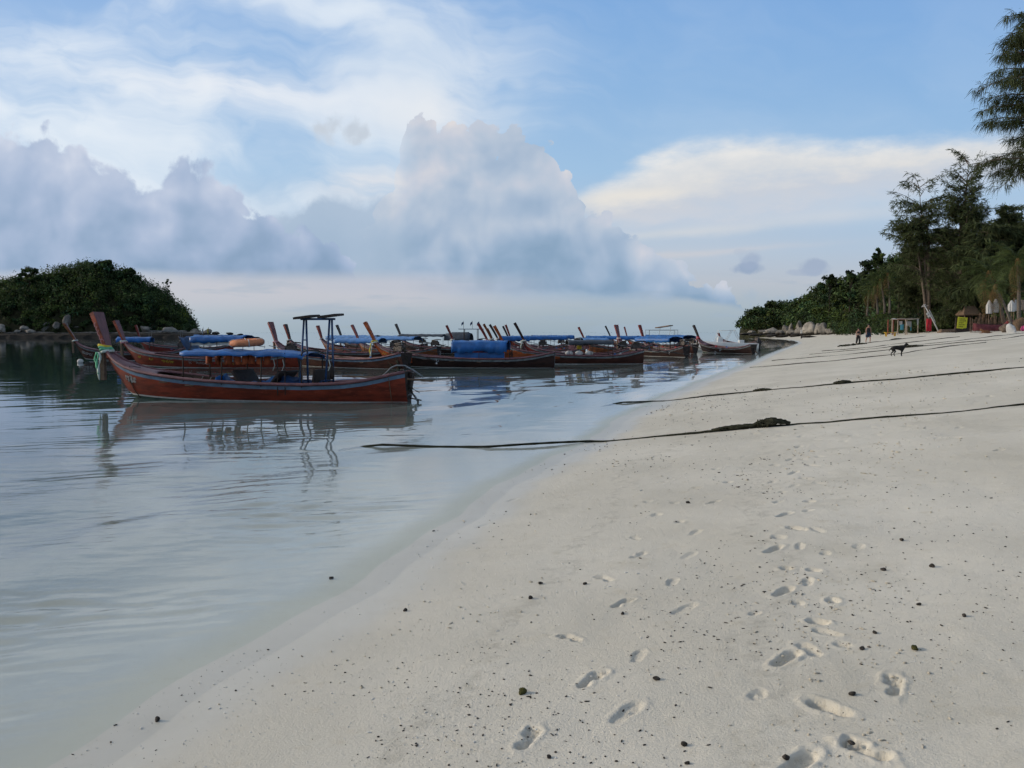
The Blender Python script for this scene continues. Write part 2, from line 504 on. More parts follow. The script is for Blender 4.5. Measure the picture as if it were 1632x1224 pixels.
# footprints: (px, py, heading degrees from straight ahead, clockwise, length, depth, bare(0)/shod(1)/scuffed(2), mirrored)
FEET = [(842, 1178, 22, .25, .022, 0, 1), (943, 1082, 40, .25, .022, 0, -1), (908, 1016, -35, .22, .018, 0, 1), (998, 1136, 40, .27, .012, 1, 1), (1018, 1046, 20, .22, .009, 1, -1),
        (992, 960, 45, .24, .017, 0, -1), (1090, 971, 48, .27, .011, 1, 1), (963, 921, -25, .23, .016, 0, 1), (1072, 926, 20, .24, .011, 1, -1), (1018, 884, 45, .24, .013, 0, 1), (1013, 857, -15, .2, .012, 0, -1),
        (1108, 848, 30, .24, .010, 1, 1), (1098, 884, 40, .24, .008, 1, 1), (1082, 832, 10, .2, .012, 2, 1), (1252, 1052, 48, .26, .026, 1, 1), (1322, 1132, -30, .27, .030, 1, -1), (1247, 944, 46, .25, .026, 1, 1),
        (1306, 992, -28, .25, .028, 2, -1), (1326, 960, 5, .22, .026, 2, 1), (1424, 1096, 25, .25, .024, 0, 1), (1272, 1216, 50, .27, .025, 1, 1), (1380, 1196, -30, .26, .026, 0, -1), (1345, 1031, -45, .2, .010, 2, 1),
        (1232, 876, 50, .25, .024, 1, 1), (1256, 905, -20, .22, .024, 2, -1), (1298, 908, -25, .22, .022, 2, 1), (1270, 844, -30, .24, .024, 1, -1), (1250, 822, 50, .25, .022, 1, 1), (1292, 800, -20, .24, .018, 2, -1),
        (1264, 753, 40, .24, .018, 1, 1), (1295, 741, -20, .24, .018, 1, -1), (1246, 785, 20, .2, .012, 2, 1), (1260, 731, 40, .24, .014, 1, 1), (1298, 719, -20, .24, .014, 1, -1), (1272, 712, 35, .24, .014, 1, 1),
        (1300, 701, -10, .24, .012, 1, -1), (1276, 696, 30, .24, .012, 1, 1), (1345, 703, 0, .24, .010, 2, 1), (770, 838, 40, .24, .006, 1, 1), (817, 797, 35, .24, .006, 1, -1), (1140, 748, 30, .22, .010, 2, 1),
        (1185, 728, 35, .22, .010, 2, -1), (1060, 768, 30, .22, .008, 2, 1), (1030, 800, 30, .24, .010, 2, 1), (1590, 718, 60, .26, .014, 2, 1), (1370, 872, 20, .24, .010, 2, -1), (1205, 1110, 40, .2, .010, 2, 1), (1200, 980, 30, .18, .010, 2, 1)]
for (px, py) in ((1232, 770), (1262, 776), (1288, 762), (1310, 772), (1240, 800), (1284, 818), (1300, 846), (1246, 858), (1278, 872), (1312, 882), (1290, 930), (1270, 960), (1322, 1010), (1292, 1040), (1236, 742), (1276, 730), (1310, 728), (1050, 820), (1075, 800), (1115, 780), (1140, 800), (1160, 770)):
    FEET.append((px + random.uniform(-4, 4), py + random.uniform(-3, 3), random.choice((44, -28, 20, -10)), random.uniform(.18, .25), random.uniform(.008, .016), random.choice((1, 2, 2)), random.choice((-1, 1))))
for _ in range(46):     # trodden stretch further up the beach
    FEET.append((random.uniform(1150, 1620), random.uniform(596, 700), random.uniform(-60, 60), .25, random.uniform(.008, .018), random.choice((1, 2)), random.choice((-1, 1))))

def stamp_feet(V, h):
    out = h.copy()
    for (px, py, hd, ln, dep, kind, mir) in FEET:
        ln *= 0.84
        g = ground(px, py)
        dx = V[:, 0] - g.x; dy = V[:, 1] - g.y
        sel = np.nonzero((np.abs(dx) < 0.45) & (np.abs(dy) < 0.45))[0]
        if not len(sel): continue
        th = R(hd)
        a = (dx[sel] * math.sin(th) + dy[sel] * math.cos(th)) / ln      # along, -0.5 heel .. 0.5 toe
        b = (dx[sel] * math.cos(th) - dy[sel] * math.sin(th)) / ln * mir
        wob = 0.05 * fbm(V[sel, 0] * 14, V[sel, 1] * 14, 3)
        el = lambda ca, cb, ra, rb: np.sqrt(((a - ca) / ra) ** 2 + ((b - cb) / rb) ** 2) - 1
        if kind == 0:
            f = np.minimum.reduce([el(-.33, 0, .17, .145) * .145, el(-.05, .06, .34, .095) * .1, el(.17, .0, .17, .19) * .17, el(.41, -.12, .085, .07) * .07, el(.40, 0.0, .06, .05) * .05, el(.36, .08, .055, .045) * .045, el(.31, .15, .05, .045) * .045])
            prof = (np.clip(-f / 0.035, 0, 1)) * (0.75 + 0.35 * np.exp(-((a + .3) / .2) ** 2) + 0.5 * np.exp(-((a - .33) / .12) ** 2))
        elif kind == 1:
            f = np.minimum(el(-.26, 0, .24, .15) * .15, np.minimum(el(.14, 0.01, .36, .19) * .19, el(-.05, .01, .3, .14) * .14))
            prof = (np.clip(-f / 0.03, 0, 1)) * (0.85 + 0.5 * np.clip((b + 0.2) * 1.2, -0.3, .6))
        else:
            f = el(0.05, 0.03, .32, .22) * .22 + wob * 1.6
            prof = np.clip(-f / 0.08, 0, 1) * (.7 + 3 * np.abs(fbm(V[sel, 0] * 30, V[sel, 1] * 30, 2)))
        f = f + wob * 0.5
        rim = 0.15 * np.exp(-((f - 0.075) / 0.055) ** 2) * (0.6 + 4 * np.abs(fbm(V[sel, 0] * 22, V[sel, 1] * 22, 2)) + 0.6 * np.clip(a * 1.5, -.5, 1))
        prof = np.clip(prof, 0, 1.2)
        dep = dep * 1.05
        out[sel] += -dep * prof + dep * rim
    return out

def u_cols(fine, du, lim):
    u = np.arange(-fine, fine + du / 2, du)
    ext = [fine]
    st = du
    while ext[-1] < lim:
        st *= 1.22; ext.append(ext[-1] + st)
    ext = np.array(ext[1:])
    return np.concatenate([-ext[::-1], u, ext])
def fan(u, ys, s0):
    s = np.maximum(ys, s0)
    X = u[None, :] * s[:, None]; Yy = np.repeat(ys[:, None], len(u), 1)
    nr, nc = X.shape
    i = np.arange(nr * nc).reshape(nr, nc)
    F = np.stack([i[:-1, :-1].ravel(), i[:-1, 1:].ravel(), i[1:, 1:].ravel(), i[1:, :-1].ravel()], 1)
    return X.ravel(), Yy.ravel(), F

def sand_material():
    m = bpy.data.materials.new('coral_sand'); m.use_nodes = True
    t = m.node_tree; N = NT(t); b = t.nodes['Principled BSDF']
    tc = N.node('ShaderNodeTexCoord'); P = tc.outputs['Object']
    sep = N.node('ShaderNodeSeparateXYZ'); t.links.new(P, sep.inputs[0])
    z = S(N, sep.outputs[2])
    at_ = N.node('ShaderNodeAttribute'); at_.attribute_name = 'grit'
    grit = S(N, at_.outputs['Fac'])
    big = N.noise(P, 0.45, 4, 0.55)
    mid = N.noise(P, 6.0, 5, 0.6)
    fine = N.noise(P, 160.0, 4, 0.75)
    c = N.mix(N.sstep(big, 0.3, 0.7), (0.582, 0.541, 0.454), (0.686, 0.642, 0.551))
    c = N.mix(N.sstep(mid, 0.56, 0.74) * 0.5, c, (0.56, 0.50, 0.39))
    c = N.mix(N.sstep(fine, 0.62, 0.78) * (grit * 0.45 + 0.12), c, (0.20, 0.175, 0.14))
    c = N.mix(N.sstep(fine, 0.36, 0.24) * (grit * 0.4 + 0.15), c, (0.74, 0.72, 0.68))
    # damp patches and two old tide lines
    dn = N.noise(P, 0.9, 6, 0.62)
    tl = (z + (N.noise(P, 0.5, 5, 0.6) - 0.5) * 0.22)
    tide = ((tl - 0.16) / 0.012).abs().min(((tl - 0.34) / 0.018).abs())
    c = N.mix(N.sstep(dn, 0.52, 0.70) * 0.42, c, (0.44, 0.405, 0.325))
    c = N.mix(N.sstep(tide, 1.6, 0.2) * N.sstep(N.noise(P, 9.0, 5, 0.7), 0.45, 0.6) * 0.28, c, (0.33, 0.30, 0.24))
    wet = N.sstep(z + (N.noise(P, 1.3, 3, 0.5) - 0.5) * 0.07, 0.075, 0.02)
    c = N.mix(wet * 0.42, c, (0.46, 0.435, 0.37))
    N.set(b.inputs['Base Color'], c)
    N.set(b.inputs['Roughness'], 0.93 - wet * 0.55)
    N.set(b.inputs['Specular IOR Level'], wet * 0.35 + 0.08)
    bn = N.node('ShaderNodeBump'); bn.inputs['Distance'].default_value = 0.013
    N.set(bn.inputs['Strength'], (0.55 + grit * 0.45) * (1.0 - wet * 0.92))
    N.set(bn.inputs['Height'], N.noise(P, 75.0, 5, 0.72) * 0.7 + N.noise(P, 17.0, 4, 0.6) * 0.6)
    t.links.new(bn.outputs[0], b.inputs['Normal'])
    return m

def build_beach():
    u = u_cols(0.72, 0.0027, 26)
    ys = np.concatenate([np.linspace(-40, 1.8, 28), np.geomspace(2.0, 16, 720)[0:], np.geomspace(16, 60, 150)[1:], np.geomspace(60, 700, 110)[1:]])
    x, y, F = fan(u, ys, 2.0)
    x = np.clip(x, -900, 900)
    h = land_h(x, y) + micro(x, y)
    V = np.stack([x, y, h], 1)
    near = (y > 1.5) & (y < 40)
    h2 = h.copy(); idx = np.nonzero(near)[0]
    h2[idx] = stamp_feet(V[idx], h[idx])
    V[:, 2] = h2
    d = shore_d(x, y)
    grit = np.clip(1.2 - np.abs(d - 1.6) / 1.7, 0, 1) * (0.55 + 0.9 * fbm(x * .8, y * .8, 3)) + 0.35 * np.clip(fbm(x * .55 + 9, y * .55, 3) * 3, 0, 1)
    o = np_mesh('beach', V, F, sand_material(), smooth=True, attrs={'grit': np.clip(grit, 0, 1)})
    tag(o, kind='structure')

def water_material():
    m = bpy.data.materials.new('sea_water'); m.use_nodes = True
    t = m.node_tree; N = NT(t); t.nodes.clear()
    tc = N.node('ShaderNodeTexCoord'); P = tc.outputs['Object']
    sep = N.node('ShaderNodeSeparateXYZ'); t.links.new(P, sep.inputs[0])
    x, y = S(N, sep.outputs[0]), S(N, sep.outputs[1])
    da = N.node('ShaderNodeAttribute'); da.attribute_name = 'depth'
    dep = S(N, da.outputs['Fac'])
    # ripples: crests run roughly along the beach front; longer further out
    a = 0.22
    rx = x * math.cos(a) + y * math.sin(a); ry = y * math.cos(a) - x * math.sin(a)
    calm = N.noise(N.xyz(x * 0.10, y * 0.05), 1.0, 3, 0.5)
    patch = N.sstep(calm, 0.34, 0.62)
    n1 = N.noise(N.xyz(rx * 0.8, ry * 3.2), 1.0, 2, 0.5, 0.4)
    n2 = N.noise(N.xyz(rx * 4.0, ry * 11.0), 1.0, 3, 0.6, 0.3)
    n3 = N.noise(N.xyz(rx * 0.22, ry * 0.75), 1.0, 3, 0.5, 0.3)
    sh = N.sstep(dep, 0.0, 0.35)
    h = (n1 * ((patch * 0.010 + 0.003) * (N.sstep(y, 21.0, 9.0) * 1.0 + 0.24)) + n2 * (patch * 0.0003 + 0.0002 + N.sstep(y, 17.0, 8.0) * 0.0085) + n3 * 0.008) * (sh * 0.6 + 0.4)
    bn = N.node('ShaderNodeBump'); bn.inputs['Strength'].default_value = 0.62; bn.inputs['Distance'].default_value = 1.0
    N.set(bn.inputs['Height'], h)
    fr = N.node('ShaderNodeFresnel'); fr.inputs['IOR'].default_value = 1.333
    t.links.new(bn.outputs[0], fr.inputs['Normal'])
    gl = N.node('ShaderNodeBsdfGlossy'); gl.inputs['Roughness'].default_value = 0.012
    gl.inputs['Color'].default_value = (0.97, 0.98, 1, 1)
    t.links.new(bn.outputs[0], gl.inputs['Normal'])
    tr = N.node('ShaderNodeBsdfTransparent'); tr.inputs['Color'].default_value = (0.93, 0.96, 0.95, 1)
    df = N.node('ShaderNodeBsdfDiffuse')
    N.set(df.inputs['Color'], N.mix(N.sstep(dep, 0.15, 1.3), (0.17, 0.225, 0.215), (0.026, 0.057, 0.060)))
    body = N.node('ShaderNodeMixShader')
    N.set(body.inputs[0], (1.0 - (dep * -2.6).exp()).clamp())
    t.links.new(tr.outputs[0], body.inputs[1]); t.links.new(df.outputs[0], body.inputs[2])
    mx = N.node('ShaderNodeMixShader')
    # a film of water thinner than a centimetre fades out over the sand
    geo = N.node('ShaderNodeNewGeometry')
    under = S(N, geo.outputs['Backfacing'])      # light leaving the water from below meets little loss
    N.set(mx.inputs[0], (S(N, fr.outputs[0]) * (1.0 - under) + under * 0.06) * N.sstep(dep, 0.0, 0.018))
    t.links.new(body.outputs[0], mx.inputs[1]); t.links.new(gl.outputs[0], mx.inputs[2])
    out = N.node('ShaderNodeOutputMaterial'); t.links.new(mx.outputs[0], out.inputs['Surface'])
    return m

def wave_h(x, y):
    dep = np.maximum(-land_h(x, y), 0)
    d = -shore_d(x, y)
    fade = np.clip(dep / 0.06, 0, 1) ** .7
    far = np.clip(60 / np.maximum(np.abs(y), 1), 0, 1)
    # low swell rolling in, bent towards the beach
    ph = d + 0.9 * fbm(x * .12, y * .12, 2) + 0.06 * y
    w = 0.017 * np.sin(2 * np.pi * ph / 2.9 + 0.8) * np.exp(-((d - 4.2) / 4.5) ** 2)
    w = w + 0.004 * np.sin(2 * np.pi * ph / 0.62) * np.clip(0.3 + 2.2 * fbm(x * .35, y * .35, 2), 0, 1) * np.exp(-(d / 6) ** 2)
    r = np.random.default_rng(11)
    for i in range(14):
        lam = 0.45 * 1.22 ** i
        th = 0.25 + r.normal(0, 0.42)
        ky, kx = math.cos(th), -math.sin(th)
        w = w + 0.00042 * lam ** 0.75 * np.sin(2 * np.pi * (kx * x + ky * y) / lam + r.random() * 6.28 + 1.4 * fbm(x / lam / 4 + i, y / lam / 4, 2)) * (np.clip(lam * 250 / np.maximum(y, 4) - 1.0, 0, 1) if lam < 2 else 1)
    # small sharp wind ripples close in, in drifting patches
    near = np.clip((21 - y) / 11, 0, 1) * (y > 1.5)
    if near.any():
        k = np.nonzero((near > 0) & (d > -.1))[0]
        xs, yk = x[k], y[k]; rip = np.zeros(len(k))
        pt = np.clip(.5 + 2.2 * fbm(xs * .45 + 3, yk * .75, 3), .22, 1)
        for i, (lam, th) in enumerate(((.13, .34), (.17, .02), (.22, .50), (.29, .2), (.38, .42), (.5, .1))):
            s = (-math.sin(th) * xs + math.cos(th) * yk) / lam + .9 * fbm(xs * 1.1 / lam * .3 + i * 9, yk * 1.1 / lam * .3, 2)
            c = np.sin(2 * np.pi * s)
            rip += lam * .0165 * (c + .35 * np.sin(4 * np.pi * s + .6)) * np.clip(.25 + 2.0 * fbm(xs * .8 + 20 * i, yk * 1.2, 2), 0, 1)
        w[k] += rip * pt * near[k]
    return w * fade * far

def build_sea():
    u = u_cols(0.74, 0.0042, 14)
    ys = np.concatenate([np.linspace(-40, 1.8, 20), np.geomspace(2.0, 90, 620), np.geomspace(90, 2000, 90)[1:], np.geomspace(2000, 40000, 14)[1:]])
    x, y, F = fan(u, ys, 2.0)
    dep = -land_h(x, y)
    dep = np.where(y > 700, 4.0, dep)
    z = wave_h(x, y)
    V = np.stack([x, y, z], 1)
    # drop the sheet where it would lie well under the sand
    keep = (dep > -0.25)[F].any(1)
    o = np_mesh('sea', V, F[keep], water_material(), smooth=True, attrs={'depth': np.clip(dep, 0, 6)})
    tag(o, kind='structure')

build_beach()
build_sea()

# ------------------------------------------------------------------ longtail boats
def lerp_tab(tab):
    a = np.array(tab, float)
    # smooth monotone-ish interpolation through a table
    ts = np.linspace(0, 1, 201)
    v = np.interp(ts, a[:, 0], a[:, 1])
    for _ in range(3):
        v[1:-1] = (v[:-2] + 2 * v[1:-1] + v[2:]) / 4
    return lambda t: float(np.interp(t, ts, v))
G_ = lerp_tab([(0, 1.55), (.02, 1.38), (.05, 1.15), (.1, .96), (.15, .85), (.2, .78), (.3, .67), (.4, .60), (.55, .54), (.7, .52), (.82, .57), (.9, .68), (.96, .82), (1, .90)])
W_ = lerp_tab([(0, .06), (.03, .19), (.08, .38), (.15, .57), (.25, .73), (.4, .83), (.6, .85), (.8, .77), (.92, .62), (1, .48)])
K_ = lerp_tab([(0, 1.30), (.03, .86), (.06, .45), (.09, .08), (.12, -.1), (.17, -.24), (.25, -.3), (.8, -.3), (1, -.12)])
def hullp(t, z, side, L, wk=1.0, off=0.0):
    """point of the outer hull at station t, height z; side -1 faces the beach"""
    g, k = G_(t), K_(t)
    r = min(1, max(0, (z - k) / max(1e-3, g - k)))
    p = 1.0 - 0.55 * min(1, t / .3)
    w = W_(t) * wk * (r ** p if r > 0 else 0)
    return Vector((t * L, side * (w + off), max(k, min(z, g))))

PAINT = {
    'red': (0.190, 0.030, 0.013), 'brown': (0.062, 0.020, 0.013), 'orange': (0.31, 0.070, 0.018), 'dark': (0.032, 0.014, 0.011), 'maroon': (0.17, 0.028, 0.022), 'teak': (0.19, 0.062, 0.022), 'black': (0.022, 0.02, 0.022)}
def boat_mats():
    M = {}
    for k, c in PAINT.items():
        M[k] = mat('hull_paint_' + k, c, 0.6, 0.45, 2.2, 0.4, 7.0, 0.35, stretch=(0.7, 1, 3.0), two=tuple(x * 1.9 + 0.03 for x in c), dirt=0.55)
    M['anti'] = mat('antifouling', (0.030, 0.062, 0.045), 0.85, 0.4, 4, 0.3, 18)
    M['white'] = mat('white_paint', (0.52, 0.50, 0.47), 0.7, 0.15, 5)
    M['rail_blue'] = mat('rail_paint_blue', (0.14, 0.21, 0.30), 0.6, 0.25, 3, stretch=(1, 1, 1))
    M['rail_grey'] = mat('rail_paint_grey', (0.20, 0.22, 0.23), 0.7, 0.3, 4)
    M['deck'] = mat('deck_paint_purple', (0.175, 0.080, 0.085), 0.6, 0.3, 5, 0.2, 25, stretch=(1, 6, 1))
    M['inner'] = mat('inner_wood', (0.060, 0.036, 0.025), 0.85, 0.4, 5, 0.3, 30)
    M['wood'] = mat('weathered_wood', (0.16, 0.105, 0.07), 0.85, 0.35, 6, 0.3, 30)
    M['darkwood'] = mat('dark_wood', (0.035, 0.024, 0.020), 0.8, 0.4, 6, 0.3, 30)
    M['tarp'] = mat('blue_tarp', (0.016, 0.108, 0.33), 0.55, 0.28, 2.2, 0.5, 5, 0.4)
    M['tarp_dark'] = mat('navy_tarp', (0.022, 0.060, 0.15), 0.6, 0.4, 3, 0.5, 5, 0.4)
    M['tarp_light'] = mat('light_blue_tarp', (0.09, 0.22, 0.46), 0.55, 0.25, 3, 0.4, 6, 0.4)
    M['tarp_grey'] = mat('grey_tarp', (0.05, 0.06, 0.075), 0.7, 0.3, 3, 0.4, 6)
    M['metal'] = mat('rusty_metal', (0.06, 0.05, 0.045), 0.6, 0.5, 9, 0.3, 40, 0.5, metal=0.4, two=(0.12, 0.05, 0.025))
    M['steel'] = mat('galvanised_tube', (0.22, 0.23, 0.24), 0.45, 0.2, 9, metal=0.6)
    M['panel'] = mat('solar_cell', (0.012, 0.016, 0.035), 0.2, 0.2, 6, spec=0.6)
    M['jacket'] = mat('orange_nylon', (0.62, 0.13, 0.035), 0.75, 0.25, 7, 0.4, 14)
    M['jacket_pale'] = mat('faded_orange_foam', (0.55, 0.20, 0.09), 0.7, 0.25, 6, 0.2, 14)
    M['jacket_dull'] = mat('dull_orange_nylon', (0.30, 0.07, 0.025), 0.8, 0.4, 7, 0.4, 14)
    M['rope'] = mat('wet_rope', (0.035, 0.034, 0.022), 0.95, 0.5, 12, 0.8, 60)
    M['yellow'] = mat('yellow_cloth', (0.55, 0.44, 0.05), 0.85, 0.2, 8, 0.3, 20)
    M['green'] = mat('mint_cloth', (0.13, 0.42, 0.24), 0.85, 0.2, 8, 0.3, 20)
    M['pale'] = mat('pale_cloth', (0.50, 0.55, 0.50), 0.85, 0.2, 8, 0.3, 20)
    M['pink'] = mat('pink_cloth', (0.50, 0.25, 0.27), 0.85, 0.25, 8, 0.3, 20)
    M['redcloth'] = mat('red_cloth', (0.42, 0.02, 0.035), 0.85, 0.25, 8, 0.3, 20)
    return M
BM = boat_mats()

def text_mesh(body):
    cu = bpy.data.curves.new('lettering', 'FONT'); cu.body = body; cu.size = 1.0; cu.resolution_u = 2
    o = bpy.data.objects.new('lettering', cu); col.objects.link(o)
    dg = bpy.context.evaluated_depsgraph_get()
    me = bpy.data.meshes.new_from_object(o.evaluated_get(dg))
    V = [tuple(v.co) for v in me.vertices]; F = [tuple(p.vertices) for p in me.polygons]
    bpy.data.objects.remove(o); bpy.data.curves.remove(cu); bpy.data.meshes.remove(me)
    return V, F

def hull_text(b, L, body, t0, z0, size, parent, m, wk=1.0, side=-1):
    """painted lettering lying on the planking, bent to the hull (reads from the beach side, bow at left)"""
    V, F = text_mesh(body)
    mb = MB()
    mb.add([hullp(t0 + v[0] * size / L, z0(t0 + v[0] * size / L) + v[1] * size, side, L, wk, 0.012) for v in V], F)
    return mb.build('lettering', m, parent)

def scribble(L, t0, z0, w, h, n, seed, parent, m, wk=1.0):
    """hand-painted curly marks"""
    r = random.Random(seed); mb = MB()
    for i in range(n):
        cx = (i + .5) / n * w; pts = []
        a0 = r.uniform(0, 6.28); k = r.choice((1, -1)); rx = w / n * r.uniform(.35, .6); ry = h * r.uniform(.25, .5)
        for j in range(7):
            a = a0 + k * j * r.uniform(.6, .9)
            t = t0 + (cx + rx * math.cos(a)) / L
            pts.append(hullp(t, z0(t) + ry * math.sin(a) + r.uniform(-.1, .1) * h, -1, L, wk, 0.006))
        mb.tube(pts, h * 0.06, 4, flat=1.0)
    return mb.build('painted_mark', m, parent)

def build_hull(root, L, paint, rail, wk=1.0, nst=34, deckm='deck', stripe=True):
    ts = [((i / nst) ** 1.35) for i in range(nst + 1)]
    zA = lambda t: -.03 + .27 * math.exp(-t * 6.5)
    zB = lambda t: zA(t) + .045
    zC = lambda t: G_(t) - .175 * min(1, t / .05 + .35)
    zD = lambda t: G_(t) - .07
    def band(name, z0, z1, n, m, off=0.0, parent=root):
        mb = MB()
        for side in (-1, 1):
            rows = [[hullp(t, z0(t) + (z1(t) - z0(t)) * j / n, side, L, wk, off) for j in range(n + 1)] for t in ts]
            if side > 0: rows = [r_[::-1] for r_ in rows]
            mb.grid(rows)
        return mb.build(name, m, parent, smooth=True)
    band('bottom', K_, zA, 5, BM['anti'])
    band('waterline_stripe', zA, zB, 1, BM['white'], 0.002)
    h = band('hull', zB, zC, 5, BM[paint])
    band('sheer_stripe', zC, zD, 1, BM[rail] if stripe else BM[paint], 0.004)
    # gunwale: a rounded timber along both sheers
    for side in (-1, 1):
        mb = MB()
        mb.tube([hullp(t, 9, side, L, wk, 0.005) + Vector((0, 0, -.015)) for t in ts], 0.05, 6)
        mb.build('gunwale', BM['deck' if deckm == 'deck' else 'wood'], root, smooth=True)
    # inner skin and floor
    mb = MB(); fl = .06
    for side in (-1, 1):
        rows = []
        for t in ts[3:]:
            zlo = max(fl, K_(t) + .1)
            r_ = []
            for j in range(5):
                z = zlo + (G_(t) - .02 - zlo) * j / 4
                p = hullp(t, z, side, L, wk, -.045); p.y = side * max(0.005, abs(p.y)) if p.y * side > 0 else 0
                r_.append(p)
            rows.append(r_ if side < 0 else r_[::-1])
        mb.grid([r_[::-1] for r_ in rows])
    fr = []
    for t in ts[3:]:
        z = max(fl, K_(t) + .1)
        w = max(.005, abs(hullp(t, z, 1, L, wk, -.04).y))
        fr.append([(t * L, w, z), (t * L, 0, z), (t * L, -w, z)])
    mb.grid(fr)
    mb.build('inner_hull', BM['inner'], root, smooth=True)
    # transom
    mb = MB()
    zs = [K_(1) + (G_(1) - K_(1)) * j / 6 for j in range(7)]
    a = [hullp(1, z, -1, L, wk) for z in zs]; b_ = [hullp(1, z, 1, L, wk) for z in zs]
    mb.grid([a, b_]); mb.build('transom', BM['darkwood'], root)
    # foredeck with a curved after edge, and a small stern deck
    mb = MB(); rows = []
    for i in range(15):
        t = .012 + .175 * i / 14
        w = abs(hullp(t, 9, 1, L, wk).y) - .03
        rows.append([((t + .035 * (abs(s) ** 2.0) * (i / 14) ** 3) * L, s * w, G_(t + .035 * (s * s) * (i / 14) ** 3) - .035 + .05 * (1 - s * s) * min(1, i / 5)) for s in (1, .66, .33, 0, -.33, -.66, -1)])
    mb.grid(rows); mb.build('foredeck', BM[deckm], root, smooth=True, solid=.03)
    mb = MB(); rows = []
    for i in range(6):
        t = .87 + .125 * i / 5
        w = abs(hullp(t, 9, 1, L, wk).y) - .03
        rows.append([(t * L, w, G_(t) - .07), (t * L, -w, G_(t) - .07)])
    mb.grid(rows); mb.build('stern_deck', BM['darkwood'], root, solid=.03)
    return h

def build_prow(root, paint, height=1.15, lean=.42, wid=.46, top='deck', post=True, postm='wood', z0=1.38):
    """raised stem head: a heavy timber, wider towards the top; hull colour on its sides, deck colour inboard"""
    n = 8
    def ring(f):
        z = z0 + height * f; x = .10 - lean * (max(f, 0) ** 1.12 if f > 0 else f)
        w = (.10 + (wid / 2 - .10) * max(f, 0) ** 0.8); d = .13 + .05 * f
        ax = Vector((-lean, 0, height)).normalized(); fwd = Vector((-height, 0, -lean)).normalized()
        c = Vector((x, 0, z))
        return [c + fwd * d * .55 + Vector((0, w * .72, 0)), c - fwd * d * .5 + Vector((0, w, 0)), c - fwd * d * .5 + Vector((0, -w, 0)), c + fwd * d * .55 + Vector((0, -w * .72, 0))]
    rs = [ring(-.12 + 1.12 * i / n) for i in range(n + 1)]
    mb = MB()
    for i in range(n):
        a, b = rs[i], rs[i + 1]
        for k in (0, 2, 3):
            mb.add([a[k], a[(k + 1) % 4], b[(k + 1) % 4], b[k]], [(0, 1, 2, 3)])
    pr = mb.build('prow', BM[paint], root)
    mb = MB()
    for i in range(n):
        a, b = rs[i], rs[i + 1]
        off = Vector((.004, 0, .001))
        mb.add([a[1] + off, a[2] + off, b[2] + off, b[1] + off], [(0, 1, 2, 3)])
    mb.add([p for p in rs[-1]], [(0, 1, 2, 3)])
    mb.build('prow_inner_face', BM[top], pr)
    if post:
        mb = MB(); mb.box((-.08, 0, z0 - .42), (.13, .13, .84)); mb.box((-.08, 0, z0 + .02), (.16, .16, .06))
        mb.build('bow_post', BM[postm], root, bevel=.02)
    return pr

def build_ribbons(root, cols, z0=1.40, tails=.75, rad=.17):
    """cloth bands knotted round the stem head, with hanging ends"""
    for i, c in enumerate(cols):
        mb = MB(); rows = []
        z = z0 + .02 + i * .055; x = .05 - i * .02
        for k in range(17):
            a = 2 * math.pi * k / 16
            r_ = rad * (1 + .08 * math.sin(3 * a + i))
            rows.append([(x + math.cos(a) * r_ * 1.05, math.sin(a) * r_, z + .03 * math.cos(a + i) + dz) for dz in (-.045, .0, .045)])
            rows[-1][1] = (x + math.cos(a) * r_ * 1.18, math.sin(a) * r_ * 1.14, rows[-1][1][2])
        mb.grid(rows); mb.build('ribbon', BM[c], root, smooth=True, solid=.012)
    if tails:
        for i, c in enumerate(cols[:3]):
            mb = MB(); rows = []
            ln = tails * (1 - .22 * i)
            for k in range(12):
                f = k / 11
                xx = -.12 - .05 * i + .03 * math.sin(f * 6 + i); yy = -.15 + .02 * math.sin(f * 9 + i)
                zz = z0 - ln * f
                w = .035 + .015 * math.sin(f * 11 + i)
                rows.append([(xx - w, yy, zz), (xx, yy - .02, zz), (xx + w, yy, zz)])
            mb.grid(rows); mb.build('ribbon_tail', BM[c], root, smooth=True, solid=.008)

